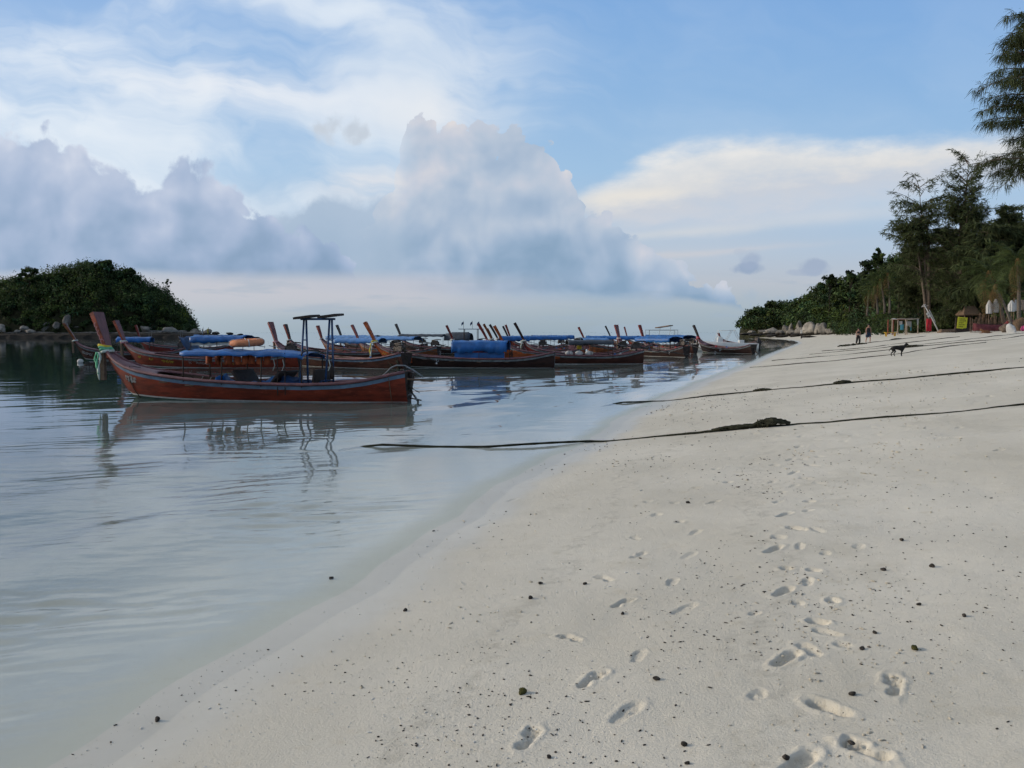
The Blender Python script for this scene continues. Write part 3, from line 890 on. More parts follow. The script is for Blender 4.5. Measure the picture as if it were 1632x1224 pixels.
def build_canopy(root, L, t0, t1, z, m='tarp', wk=1.0, droop=.16, posts=3, sag=.03, camber=.14, seed=0, tail=0.0):
    r = random.Random(seed)
    x0, x1 = t0 * L, t1 * L
    n, q = 22, 9
    w = .80 * wk
    rows = []
    for i in range(n + 1):
        f = i / n; x = x0 + (x1 - x0) * f
        bay = abs(math.sin(math.pi * f * (posts - 1)))
        row = []
        for j in range(q):
            s = -1 + 2 * j / (q - 1)
            zz = z + camber * (1 - s * s) - sag * bay * (1 - s * s) + .014 * math.sin(x * 9 + s * 4 + seed) + .012 * math.sin(x * 23 + s * 11 + seed * 3) + .012 * r.uniform(-1, 1)
            row.append((x + .02 * math.sin(s * 7), s * w, zz - tail * max(0, f - .8) * 1.2))
        edge = lambda s: (x, s * (w + .025), row[0][2] - droop * (0.95 + .10 * math.sin(x * 3.1 + s + seed) + .14 * math.sin(x * 11.3 + seed) * r.uniform(.4, 1)))
        rows.append([edge(-1)] + row + [edge(1)])
    mb = MB(); mb.grid(rows)
    cn = mb.build('canopy', BM[m], root, smooth=True, solid=.012)
    mb = MB()
    for i in range(posts):
        f = i / (posts - 1); x = x0 + .06 + (x1 - x0 - .12) * f
        mb2 = MB(); mb2.tube([(x, -w * .97, z - .02), (x, -w * .5, z + camber * .72), (x, 0, z + camber - .03), (x, w * .5, z + camber * .72), (x, w * .97, z - .02)], .016, 5)
        mb2.build('roof_bow', BM['darkwood'], cn, smooth=True)
    for i in range(posts):
        f = i / (posts - 1); x = x0 + .06 + (x1 - x0 - .12) * f
        for s in (-1, 1):
            t = x / L
            p = hullp(min(1, t), 9, s, L, wk, -.03)
            MB().tube([(x, p.y, p.z - .1), (x, s * w * .95, z - .01)], .02, 5).build('canopy_post', BM['darkwood'], root, smooth=True)
    return cn

def build_engine(root, L, z=.95, up=.0, shaft=3.4, ang=12, seed=0):
    """car engine on its swivel post with the long propeller shaft behind"""
    r = random.Random(seed)
    e = empty('engine', (L * .955, 0, z), R(r.uniform(-6, 6)), root)
    mb = MB()
    mb.box((0, 0, .16), (.56, .34, .30)); mb.box((-.02, 0, .36), (.46, .22, .12)); mb.box((.02, .17, .2), (.4, .1, .16))
    mb.build('engine_block', BM['metal'], e, bevel=.02)
    MB().tube([(-.34, 0, .14), (-.28, 0, .14)], .19, 14).build('flywheel', BM['metal'], e, smooth=False)
    MB().tube([(-.2, -.16, .3), (-.2, -.24, .42), (.3, -.24, .5), (.62, -.22, .46)], .035, 7).build('exhaust_pipe', BM['metal'], e, smooth=True)
    MB().tube([(0, 0, -.55), (0, 0, .02)], .055, 8).build('swivel_post', BM['metal'], e, smooth=True)
    MB().tube([(-.3, .05, .1), (-.9, .06, .22), (-1.35, .06, .30)], .022, 6).build('tiller', BM['steel'], e, smooth=True)
    a = R(ang); d = Vector((math.cos(a), 0, -math.sin(a)))
    p0 = Vector((.3, 0, .1)); p1 = p0 + d * shaft
    MB().tube([p0, p0 + d * .5, p1], [.05, .032, .028], 7).build('propeller_shaft', BM['metal'], e, smooth=True)
    mb = MB()
    for k in range(3):
        th = 2 * math.pi * k / 3
        u_ = Vector((0, math.cos(th), math.sin(th))); w_ = Vector((0, -math.sin(th), math.cos(th)))
        mb.add([p1, p1 + u_ * .12 + w_ * .07 + d * .03, p1 + u_ * .17, p1 + u_ * .12 - w_ * .05 - d * .03], [(0, 1, 2, 3)])
    mb.build('propeller', BM['steel'], e, solid=.012)
    return e

def build_thwarts(root, L, ts, wk=1.0, m='wood'):
    for t in ts:
        w = abs(hullp(t, 9, 1, L, wk).y) - .05
        MB().box((t * L, 0, G_(t) - .2), (.26, 2 * w, .035)).build('thwart', BM[m], root)

def build_jackets(root, L, t0, t1, z, n, m='jacket', y=-.62, seed=1):
    r = random.Random(seed)
    for i in range(n):
        x = (t0 + (t1 - t0) * (i + .5) / n) * L + r.uniform(-.03, .03)
        mb = MB(); w = .17; h = .26; rows = []
        for k in range(6):
            f = k / 5
            rows.append([(x - w * .5 + w * j / 4, y - .05 * math.sin(math.pi * j / 4) * (1.2 - f * .3), z - h * f + .02 * math.sin(i * 2 + j)) for j in range(5)])
        mb.grid(rows); mb.build('life_jacket', BM[m], root, smooth=True, solid=.06)

def build_clutter(root, L, t0, t1, n, seed, wk=1.0, zup=.25):
    """small gear in the open boat: boxes, cans, folded cloth and poles, each a piece of its own"""
    r = random.Random(seed)
    for i in range(n):
        t = r.uniform(t0, t1); y = r.uniform(-.5, .5) * wk; z = G_(t) - .28
        k = r.choice(('box', 'can', 'cloth', 'pole', 'box'))
        if k == 'box':
            MB().box((t * L, y, z + .12), (r.uniform(.25, .5), r.uniform(.25, .4), r.uniform(.25, .42)), rotm('Z', r.uniform(-.4, .4))).build('crate', BM[r.choice(('wood', 'darkwood', 'tarp', 'white', 'tarp_dark'))], root, bevel=.02)
        elif k == 'can':
            MB().tube([(t * L, y, z), (t * L, y, z + .3), (t * L, y, z + .34), (t * L, y, z + .4)], [.12, .12, .05, .05], 10).build('fuel_can', BM[r.choice(('white', 'tarp', 'redcloth'))], root, smooth=True)
        elif k == 'cloth':
            mb = MB(); rows = []
            for a in range(7):
                rows.append([(t * L + (a - 3) * .11, y + (b - 3) * .09, z + .28 * math.exp(-((a - 3) ** 2 + (b - 3) ** 2) / 5) + .03 * math.sin(a * 2.1 + b * 1.7 + i)) for b in range(7)])
            mb.grid(rows); mb.build('folded_cloth', BM[r.choice(('pink', 'pale', 'jacket_pale', 'tarp_light', 'redcloth'))], root, smooth=True, solid=.02)
        else:
            MB().tube([(t * L - r.uniform(.6, 1.4), y, G_(t) - .02), (t * L + r.uniform(.6, 1.4), y + .2, G_(t) + zup * r.uniform(0, 1))], .022, 6).build('pole', BM['wood'], root, smooth=True)

def boat(label, bow, stern, paint, rail='rail_grey', group='longtail boats moored off the beach', prow=None, prow_top=None, ribbons=('pale',), canopy=None, engine=True, wk=1.0, stripe=True, deckm='deck', ph=1.15, lean=.42, wid=.42, thw=(.3, .45, .6, .75), clutter=4, tails=.5, post=True, seed=0, shaft=3.2, z=0.0, trim=0.0):
    a = Vector((xat(bow[0], bow[1]), bow[1], 0)); b = Vector((xat(stern[0], stern[1]), stern[1], 0))
    d = b - a; L = d.length
    root = empty('longtail_boat', (a.x, a.y, z), math.atan2(d.y, d.x))
    root.rotation_euler = (R(random.Random(seed).uniform(-1.5, 1.5)), trim, math.atan2(d.y, d.x))
    tag(root, label, 'boat', group)
    build_hull(root, L, paint, rail, wk, deckm=deckm, stripe=stripe)
    build_prow(root, prow or paint, ph, lean, wid, prow_top or 'deck', post)
    if ribbons: build_ribbons(root, ribbons, tails=tails)
    build_thwarts(root, L, thw, wk)
    if canopy:
        for c in (canopy if isinstance(canopy, list) else [canopy]):
            c = dict(c); build_canopy(root, L, wk=wk, seed=seed, **c)
    if engine: build_engine(root, L, shaft=shaft, seed=seed, ang=9 + seed % 7)
    if clutter: build_clutter(root, L, .28, .85, clutter, seed * 7 + 3, wk)
    return root, L

# --- the near boat
A, LA = boat('red-brown longtail boat with blue-grey rail and a solar panel frame, nearest of all', (168, 25.0), (652, 23.5), 'red', 'rail_blue', ribbons=('pale', 'green', 'green', 'yellow'), ph=1.22, lean=.40, wid=.50, tails=.85,
             canopy=None, engine=False, thw=(.24, .33), clutter=0, seed=3)
def xl(px, Y=24.2): return xat(px, Y) - xat(168, 25.0)
build_canopy(A, LA, xl(305) / LA, xl(508) / LA, 1.41, 'tarp', posts=4, sag=.05, camber=.10, seed=4, droop=.10, tail=.4)
build_jackets(A, LA, xl(372) / LA, xl(448) / LA, 1.33, 6, m='jacket_dull', y=-.45)
build_jackets(A, LA, xl(308) / LA, xl(372) / LA, 1.30, 4, m='jacket_dull', y=.45, seed=5)
z_s = lambda t: .36 + .22 * math.exp(-t * 10)
scribble(LA, .088, lambda t: .62 - 1.1 * (t - .09), .42, .20, 7, 5, A, BM['white'])
# letters on the side of the stem head
mb = MB(); rr = random.Random(2)
for i in range(6):
    f = .18 + .62 * i / 6
    c = Vector((.10 - .40 * f ** 1.12, -(.10 + .15 * f ** .8) * .9 - .012, 1.38 + 1.22 * f))
    mb.tube([c + Vector((.05 * math.cos(a_), 0, .07 * math.sin(a_))) for a_ in np.linspace(rr.uniform(0, 3), rr.uniform(4, 7), 6)], .011, 4)
mb.build('painted_mark', BM['pink'], A)
# rope over the bow
p = [hullp(.115, 9, -1, LA) + Vector((.2, .25, .02)), hullp(.11, 9, -1, LA) + Vector((.05, .0, .06)), hullp(.105, .55, -1, LA, 1, .02), hullp(.112, .28, -1, LA, 1, .02), hullp(.13, .02, -1, LA, 1, .05)]
MB().tube(p, .014, 6).build('bow_rope', BM['rope'], A, smooth=True)
# seats: slanted back boards with blue tarpaulin thrown over
for px, lean_ in ((395, .38), (418, .0), (455, -.45), (520, -.1)):
    x = xl(px)
    if lean_:
        MB().box((x, 0, .62), (.07, 1.30, .62), rotm('Y', -lean_ * 1.5)).build('seat_back', BM['darkwood'], A, bevel=.01)
for (pa, pb, za, zb, sd) in ((352, 392, .74, .36, 1), (402, 452, .52, .78, 2), (458, 526, .74, .58, 3)):
    mb = MB(); rows = []
    xa, xb = xl(pa), xl(pb)
    for i in range(13):
        f = i / 12
        rows.append([(xa + (xb - xa) * f, -.50 + 1.0 * j / 8, za + (zb - za) * f - .10 * math.sin(math.pi * f) + .035 * math.sin(i * 1.7 + j * 1.1 + sd) + .03 * math.sin(j * 2.3 + sd) - .28 * (abs(j - 4) / 4) ** 4) for j in range(9)])
    mb.grid(rows); mb.build('tarpaulin', BM['tarp_dark' if sd == 3 else 'tarp'], A, smooth=True, solid=.015)
# stakes and lashings along the rails
for px in (298, 312, 328):
    x = xl(px); t = x / LA
    for s in (1,):
        q_ = hullp(t, 9, s, LA)
        MB().tube([(x, q_.y - .06, .14), (x, q_.y - .06, q_.z - .02)], .02, 5).build('rib', BM['wood'], A)
        MB().tube([(x, q_.y - .08, q_.z - .02), (x - .05, q_.y - .2, q_.z - .2), (x - .10, q_.y - .08, .22)], .008, 4).build('lashing', BM['pale'], A)
for px in (466, 478):
    x = xl(px); q_ = hullp(x / LA, 9, -1, LA)
    MB().tube([(x, q_.y + .05, .2), (x, q_.y + .05, 1.40)], .016, 5).build('stake', BM['darkwood'], A)
# solar panel frame: four leaning legs with rungs, a top bar and two tilted panels
fx0, fx1 = xl(500, 23.9), xl(541, 23.8)
for k, x in enumerate((fx0, fx1)):
    for s in (-1, 1):
        MB().tube([(x + s * .09 - .06, -.55 * 1 if s < 0 else -.35, .35), (x + s * .035, -.45, 2.36)], .030, 6).build('frame_leg', BM['tarp_dark'], A, smooth=True)
    for zr in (.62, 1.78):
        f = (zr - .35) / 2.0
        MB().tube([(x - .15 + .11 * f, -.55 + .1 * f, zr), (x + .03 - .0 * f, -.35 - .1 * f, zr)], .017, 5).build('rung', BM['tarp_dark'], A, smooth=True)
MB().box(((fx0 + fx1) / 2, -.45, 2.38), (fx1 - fx0 + .25, .09, .06)).build('top_bar', BM['tarp_dark'], A)
for x, o in ((fx0 + .05, 0), (fx1 + .0, .03)):
    pn = empty('solar_panel', (x, -.45, 2.44 + o), 0, A)
    pn.rotation_euler = (R(3), R(-7), 0)
    MB().box((0, 0, 0), (.54, .70, .06)).build('panel_frame', BM['darkwood'], pn)
    MB().box((0, 0, .034), (.49, .65, .006)).build('solar_cells', BM['panel'], pn)
# stern gear: bent handrail, wooden sweep, rudder hoop and lines
sx = LA
MB().tube([(xl(612), -.40, .62), (xl(630), -.42, .80), (xl(641), -.42, 1.0), (xl(649), -.42, 1.06), (xl(662), -.40, 1.06), (xl(676), -.36, .92), (xl(690), -.3, .72)], .022, 7).build('handrail', BM['steel'], A, smooth=True)
MB().tube([(xl(560), -.3, .74), (xl(640), -.25, .70), (xl(704), -.2, .62)], .028, 6).build('sweep', BM['wood'], A, smooth=True)
MB().torus((xl(668), -.15, .06), .17, .022, 14, 6, math.pi * 1.05, rotm('X', R(90)), -0.1).build('rudder_hoop', BM['steel'], A, smooth=True)
mb = MB(); mb.tube([(sx, 0, .5), (sx + .1, -.05, .25), (sx + .28, -.1, .05), (sx + .3, -.1, -.15)], .03, 6); mb.tube([(sx + .05, -.1, .12), (sx + .4, -.15, .06)], .02, 5)
mb.build('rudder_bracket', BM['metal'], A, smooth=True)
for q in ((.5, .36), (.42, .22), (.55, .14)):
    MB().tube([(sx - .02, -.25, q[0]), (sx + q[1], -.2, q[0] - .22)], .01, 4).build('stern_line', BM['rope'], A)
MB().tube([hullp(.955, 9, -1, LA, 1, .03) + Vector((0, 0, -.1)), hullp(.955, .05, -1, LA, 1, .05)], .014, 5).build('mooring_line', BM['wood'], A)
MB().box((sx + .04, 0, .62), (.12, .3, .5), rotm('Y', .2)).build('engine_mount', BM['darkwood'], A, bevel=.02)
for i, px in enumerate((455, 470, 545)):
    x = xl(px)
    MB().tube([(x, -.6, 1.22), (x + .05, -.62, 1.05), (x - .02, -.6, .9)], .012, 4).build('rope_end', BM['pale'], A)
MB().tube([(xl(546), -.45, 1.15), (xl(547), -.45, .95), (xl(547), -.46, .75), (xl(546), -.45, .66)], [.02, .06, .075, .03], 8).build('net_float', BM['darkwood'], A, smooth=True)

# orange ring float lying on the near boat's roof
ring = MB().torus((0, 0, 0), .30, .105, 26, 10).build('ring_float', BM['jacket_pale'], None, smooth=True)
for i in range(4):
    MB().torus((.30 * math.cos(i * math.pi / 2 + .4), .30 * math.sin(i * math.pi / 2 + .4), 0), .112, .012, 12, 5, M=rotm('Z', i * math.pi / 2 + .4) @ rotm('X', R(90))).build('strap', BM['white'], ring, smooth=True)
pw = A.matrix_basis @ Vector((xl(395), 0.0, 1.70))
ring.location = pw; ring.rotation_euler = (R(4), R(-2), 0); ring.scale = (1.25, 1.1, 1)
tag(ring, 'orange ring float lying on the blue roof of the nearest boat', 'ring float')

# --- second boat: red, behind the near one, with a line of writing
B, LB = boat(
    'long red boat with a row of white writing and green bottom, behind the nearest boat', (197, 47.5), (478, 46.5), 'red', 'rail_grey', prow='red', ribbons=('pink', 'pale'), ph=1.30, lean=.52, wid=.46, tails=0,
    canopy=[dict(t0=.42, t1=.72, z=1.72, m='tarp', posts=3, droop=.30), ], seed=5, clutter=6)
scribble(LB, .10, lambda t: G_(t) - .34, .22, .16, 3, 15, B, BM['yellow'])
scribble(LB, .17, lambda t: G_(t) - .32, .30, .14, 4, 16, B, BM['yellow'])
scribble(LB, .25, lambda t: G_(t) - .34, .75, .16, 10, 17, B, BM['yellow'])
hull_text(B, LB, 'TC', .405, lambda t: G_(t) - .36, .17, B, BM['white'])
hull_text(B, LB, 'POTCHEN', .45, lambda t: G_(t) - .36, .17, B, BM['white'])
scribble(LB, .60, lambda t: G_(t) - .28, 1.1, .10, 12, 18, B, BM['yellow'])
mb = MB(); mb.box((LB * .57, 0, 1.45), (LB * .29, 1.45, .34)); mb.build('side_curtain', BM['white'], B)
mb = MB(); rows = [[(LB * .36 + .10 * j, y_, 1.75 - .16 * j + .05 * math.sin(y_ * 5 + j)) for y_ in np.linspace(-.8, .8, 9)] for j in range(7)]
mb.grid(rows); mb.build('hanging_tarp', BM['tarp_dark'], B, smooth=True, solid=.02)
for k, c in enumerate(('white', 'yellow')):
    f = empty('flag', (LB * (.475 + .03 * k), -.3, 1.8), 0, B)
    MB().tube([(0, 0, 0), (0, 0, .5)], .01, 5).build('flag_pole', BM['wood'], f)
    mb = MB(); mb.grid([[(0 - .02 * j + .015 * math.sin(j * 2.), .03 * math.sin(j * 1.4), .48 - .07 * i - .03 * j) for i in range(5)] for j in range(5)]); mb.build('flag_cloth', BM[c], f, smooth=True, solid=.006)

C_, LC = boat('brown boat with a pale bow post at the far left, white marks on its bow', (119, 58), (300, 60), 'brown', 'rail_grey', prow='teak', ribbons=('pale',), ph=1.28, lean=.72, wid=.34, tails=0, canopy=[dict(t0=.38, t1=.68, z=1.55, m='tarp', posts=3, droop=.25)], seed=8, clutter=4)
scribble(LC, .07, lambda t: G_(t) - .42, .75, .24, 7, 25, C_, BM['white'])

# anchor float by the far-left boat
fl = empty('mooring_buoy', at(128, 577, 54) * 1.0)
fl.location.z = 0.02
MB().sphere((0, 0, .07), (.20, .17, .17), 14, 9).build('float', BM['white'], fl, smooth=True)
MB().torus((0, 0, .24), .05, .014, 12, 6, M=rotm('X', R(90))).build('ring', BM['metal'], fl, smooth=True)
MB().tube([(0, 0, .02), (.25, .02, .03), (.5, .05, .02), (.8, .1, -.1)], .035, 6).build('line', BM['rope'], fl, smooth=True)
tag(fl, 'white mooring buoy with dark line, afloat below the far-left brown boat', 'buoy')

# --- the orange-bowed boat with a registration number and its blue roof
J, LJ = boat('boat with orange prow, yellow scarf and white number on its bow, blue roof', (596, 47.5), (884, 46.2), 'dark', 'rail_grey', prow='orange', prow_top='orange', ribbons=('pale', 'yellow'), ph=1.22, lean=.62, wid=.36, tails=.95, post=False,
                canopy=[dict(t0=.45, t1=.75, z=1.42, m='tarp', posts=3, droop=.55)], engine=False, clutter=5, seed=11)
# orange bow planking over the dark hull
mb = MB(); rows = []
for i in range(10):
    t = .004 + .225 * i / 9
    rows.append([hullp(t, .26 + (G_(t) - .14 - .26) * j / 6, -1, LJ, 1, .008) for j in range(7)])
mb.grid(rows); mb.build('bow_planking', BM['orange'], J, smooth=True)
hull_text(J, LJ, 'W7237', .118, lambda t: G_(t) - .40 - 1.2 * (t - .118), .26, J, BM['white'])
hull_text(J, LJ, '76', .17, lambda t: G_(t) - .62, .16, J, BM['white'])
scribble(LJ, .055, lambda t: G_(t) - .30, .25, .12, 3, 31, J, BM['yellow'])
MB().box((LJ * .60, -.62, .72), (LJ * .27, .05, .30)).build('side_curtain', BM['tarp'], J)

E, LE = boat('brown boat with engine hanging over its stern beside the orange prow', (439, 50.5), (648, 44.5), 'brown', 'rail_blue', prow='maroon', ph=1.25, lean=.55, wid=.40, ribbons=('pink',), tails=0, clutter=7, seed=12, shaft=2.4)
MB().tube([(LE * .94, -.25, .8), (LE * .97, -.4, .6), (LE * .98, -.42, .2), (LE * .97, -.4, -.1)], .05, 7).build('bundled_hose', BM['rope'], E, smooth=True)
mb = MB(); rr = random.Random(4)
for i in range(26):
    x, y, z = LE * .955 + rr.uniform(-.35, .5), rr.uniform(-.5, .2), rr.uniform(.25, 1.2)
    mb.tube([(x, y, z), (x + rr.uniform(-.3, .3), y + rr.uniform(-.2, .2), z - rr.uniform(.1, .4)), (x + rr.uniform(-.3, .3), y, z - rr.uniform(.3, .7))], .02, 4)
mb.build('tangled_ropes', BM['rope'], E, smooth=True)

N2, LN = boat('boat with orange bow and dark brown side, second long hull from the middle', (799, 52), (1024, 52.5), 'brown', 'rail_grey', prow='orange', ribbons=('pale',), ph=1.05, lean=.55, wid=.36, tails=0,
                canopy=[dict(t0=.46, t1=.78, z=1.40, m='tarp_grey', posts=3, droop=.18)], clutter=5, seed=14)
mb = MB(); rows = []
for i in range(10):
    t = .004 + .40 * i / 9
    rows.append([hullp(t, .30 + (G_(t) - .13 - .30) * j / 5, -1, LN, 1, .008) for j in range(6)])
mb.grid(rows); mb.build('bow_planking', BM['orange'], N2, smooth=True)
hull_text(N2, LN, '7228', .30, lambda t: G_(t) - .30, .13, N2, BM['white'])
for k in range(3):
    MB().sphere((LN * (.47 + .07 * k), -.55, .68), (.26, .10, .16), 12, 8).build('bundle', BM['white'], N2, smooth=True)
for k in range(3):
    MB().box((LN * (.50 + .055 * k), .35, 1.05), (.30, .05, .24)).build('cushion', BM[('pink', 'yellow', 'pink')[k]], N2, bevel=.02)

boat('boat with slim dark prow and pinkish deck rails, just behind the second long hull', (833, 57.5), (1000, 58), 'maroon', 'rail_grey', prow='dark', prow_top='dark', ribbons=('pale',), ph=1.30, lean=.68, wid=.26, tails=.5, clutter=6, seed=15,
     canopy=[dict(t0=.56, t1=.80, z=1.5, m='tarp_light', posts=3, droop=.2)])
SB, LS = boat('dark boat with blue roof, third long hull, beside the speedboat', (985, 73), (1094, 66.5), 'dark', 'rail_grey', prow='maroon', ribbons=('pink', 'pale'), ph=1.30, lean=.45, wid=.44, tails=0, clutter=8, seed=16, canopy=[dict(t0=.36, t1=.86, z=1.52, m='tarp', posts=4, droop=.35)])
V_, LV = boat('dark hulled boat with leaning prow and red cloth, farthest right afloat', (1112, 83), (1201, 77), 'dark', 'rail_grey', prow='black', prow_top='dark', ribbons=('redcloth', 'pink', 'redcloth'), ph=1.35, lean=.75, wid=.26, tails=.4, clutter=4, seed=17, engine=False)
MB().tube([(LV, 0, .5), (LV + .35, -.05, .15), (LV + .6, -.1, .05)], .05, 6).build('rudder_bracket', BM['metal'], V_, smooth=True)

far = [
 ('prow with a reddish tip behind the blue roofs at the far left', (222, 80), (372, 82), 'maroon', 'maroon', 'red', dict(t0=.5, t1=.85, z=1.5, m='tarp', posts=3, droop=.25), 1.35, .35, .45, 21),
 ('boat with dark blunt prow and bare engine, left of the solar frame', (461, 63), (638, 61), 'brown', 'maroon', 'dark', dict(t0=.45, t1=.85, z=1.45, m='tarp_light', posts=3, droop=.25), 1.25, .38, .46, 22),
 ('boat with small maroon prow between the solar frame legs', (512, 76), (640, 73), 'teak', 'maroon', 'maroon', dict(t0=.12, t1=.72, z=1.62, m='tarp_light', posts=4, droop=.22), 1.25, .42, .42, 23),
 ('boat with small grey prow at the right leg of the solar frame', (544, 85), (680, 83), 'dark', 'black', 'black', dict(t0=.25, t1=.7, z=1.55, m='tarp_light', posts=3, droop=.2), 1.4, .55, .42, 24),
 ('boat with thin maroon prow left of the orange prow, light blue roof', (570, 68.5), (700, 66), 'teak', 'maroon', 'deck', dict(t0=.15, t1=.75, z=1.55, m='tarp_light', posts=4, droop=.2), 1.25, .62, .30, 25),
 ('boat with slim dark prow and a dark domed shelter', (639, 80), (772, 78), 'dark', 'black', 'dark', dict(t0=.0, t1=.55, z=1.72, m='tarp_grey', posts=3, droop=.12), 1.45, .6, .34, 26),
 ('boat with pinkish prow beside a flat roof carrying three little flags', (720, 66), (872, 67), 'maroon', 'maroon', 'red', dict(t0=.5, t1=.8, z=1.6, m='tarp', posts=3, droop=.3), 1.20, .52, .38, 27),
 ('boat with tall broad red prow rising over the blue roof', (775, 61.5), (930, 62.5), 'orange', 'maroon', 'red', None, 1.28, .70, .46, 28),
 ('boat with dark prow hidden close behind the tall red prow', (782, 70), (932, 71), 'brown', 'teak', 'dark', dict(t0=.35, t1=.8, z=1.6, m='tarp', posts=3, droop=.25), 1.35, .70, .36, 29),
 ('boat with short red prow tucked right of the tall red prow', (783, 78.5), (900, 79.5), 'red', 'red', 'deck', None, 1.0, .5, .42, 30),
 ('boat with black tipped prow above the right end of the blue roof', (792, 74.3), (925, 75.4), 'teak', 'black', 'black', None, 1.35, .75, .34, 31),
 ('boat with slim dark prow beside a pale pink one', (809, 87), (925, 88), 'brown', 'black', 'dark', None, 1.30, .60, .34, 32),
 ('boat with slim pale pink prow right of a dark one', (812, 82.6), (930, 84), 'maroon', 'maroon', 'red', dict(t0=.3, t1=.85, z=1.6, m='tarp', posts=3, droop=.25), 1.4, .5, .28, 33),
 ('boat with short maroon prow alone over a light blue roof', (929, 80), (1040, 78.5), 'teak', 'maroon', 'dark', dict(t0=.05, t1=.8, z=1.55, m='tarp', posts=4, droop=.25), 1.15, .55, .36, 34),
 ('boat with thin black prow leaning left of the maroon cluster', (972, 90), (1086, 89), 'brown', 'black', 'black', dict(t0=.1, t1=.8, z=1.5, m='tarp', posts=3, droop=.25), 1.35, .62, .24, 35),
 ('boat with small red prow right of the maroon one in the cluster', (998, 97), (1100, 96), 'red', 'maroon', 'red', dict(t0=.3, t1=.85, z=1.6, m='tarp', posts=3, droop=.25), 1.3, .35, .40, 36),
 ('boat with dark red prow and long blue roof behind the third hull', (1024, 84), (1108, 77.5), 'brown', 'maroon', 'maroon', dict(t0=.2, t1=.9, z=1.62, m='tarp', posts=4, droop=.25), 1.38, .62, .36, 37),
 ('red boat before the rocks of the headland, its deck rail bright red', (1146, 112), (1209, 106), 'maroon', 'maroon', 'maroon', None, .55, .3, .3, 38),
]
FARB = {}
for (lb, bw, stn, pt, pr, pt2, cn, ph, ln, wd, sdd) in far:
    o, L_ = boat(lb, bw, stn, pt, 'rail_grey', prow=pr, prow_top=pt2, ribbons=(('pink', 'pale', 'pale', 'white')[sdd % 4],), canopy=[cn] if cn else None, ph=ph, lean=ln, wid=wd, tails=0, clutter=9, seed=sdd, post=sdd % 2 == 0, thw=(.4, .6))
    FARB[sdd] = (o, L_)
# dark domed shelter of hooped mats
o, L_ = FARB[26]
mb = MB(); rows = []
for i in range(9):
    x = L_ * (.55 + .30 * i / 8)
    rr_ = .62 + .1 * math.sin(math.pi * i / 8)
    rows.append([(x, rr_ * math.cos(math.pi * k / 10) * 1.15, 1.25 + .78 * (1.0 if 1 < i < 8 else .85) * math.sin(math.pi * k / 10)) for k in range(11)])
mb.grid(rows); mb.build('domed_shelter', BM['tarp_grey'], o, smooth=True, solid=.03)
# flat roof with flags
o, L_ = FARB[27]
MB().box((L_ * .20, 0, 2.28), (2.0, 1.2, .05)).build('flat_roof', BM['tarp_dark'], o)
for s in (-1, 1):
    for f in (.13, .27):
        MB().tube([(L_ * f, s * .5, .5), (L_ * f, s * .5, 2.27)], .025, 5).build('roof_post', BM['darkwood'], o)
for k, f in enumerate((.12, .21, .28)):
    fg = empty('flag', (L_ * f, -.4, 2.3), 0, o)
    MB().tube([(0, 0, 0), (0, 0, .55 + .1 * (k == 1))], .014, 5).build('flag_pole', BM['darkwood'], fg)
    mb = MB(); mb.grid([[(-.05 * j + .02 * math.sin(j * 2.), .03 * math.sin(j * 1.4), .62 - .07 * i - .05 * j) for i in range(4)] for j in range(5)]); mb.build('flag_cloth', BM['tarp_dark'], fg, smooth=True, solid=.008)
# bare tube frames
def tube_frame(o, L_, t0, t1, z, m='steel'):
    for s in (-1, 1):
        MB().tube([(t0 * L_, s * .6, .5), (t0 * L_, s * .6, z), (t1 * L_, s * .6, z), (t1 * L_, s * .6, .5)], .022, 5).build('frame_tube', BM[m], o, smooth=True)
    for t in (t0, t1):
        MB().tube([(t * L_, -.6, z), (t * L_, .6, z)], .02, 5).build('frame_tube', BM[m], o, smooth=True)
tube_frame(*FARB[21], .12, .45, 2.15); tube_frame(*FARB[36], .3, .8, 2.3)
tube_frame(*FARB[35], .55, .9, 2.25, 'darkwood')
MB().box((FARB[37][1] * .45, -.2, 2.58), (2.1, .5, .09), rotm('Y', -.10)).build('shelter_roof', BM['wood'], FARB[37][0])
for f in (.35, .55):
    MB().tube([(FARB[37][1] * f, -.2, 1.6), (FARB[37][1] * f + .25, -.2, 2.55)], .02, 5).build('roof_post', BM['steel'], FARB[37][0])

# white open speedboat behind the dark hull at the right
sp = empty('speedboat', (xat(1100, 88), 88, 0), R(-8))
tag(sp, 'white open speedboat with tubular frame behind the dark hull at right', 'speedboat')
mb = MB(); rows = []
for i in range(15):
    t = i / 14; x = 7.0 * t
    w = 1.05 * min(1, (t / .4) ** .6 if t > 0 else 0) * (1 - .12 * max(0, t - .7)); g = 1.05 - .25 * t
    rows.append([(x, -w * .02, g * 0 - .25 + .9 * max(0, .16 - t) * 4), (x, -w * .72, .12 + 1.3 * max(0, .12 - t)), (x, -w, g), (x, -w + .18, g + .04), (x, -w * .7, g - .1 if t > .35 else g + .10), (x, w * .7, g - .1 if t > .35 else g + .10), (x, w - .18, g + .04), (x, w, g), (x, w * .72, .12 + 1.3 * max(0, .12 - t)), (x, w * .02, -.25 + .9 * max(0, .16 - t) * 4)])
mb.grid(rows); mb.add(rows[-1], [tuple(range(10))])
wm = mat('white_gelcoat', (0.62, 0.62, 0.60), 0.35, 0.08, 3, spec=0.5)
mb.build('hull', wm, sp, smooth=True)
mb = MB(); mb.box((3.1, 0, 1.15), (.7, .8, .75), taper=.7); mb.build('console', wm, sp, bevel=.05)
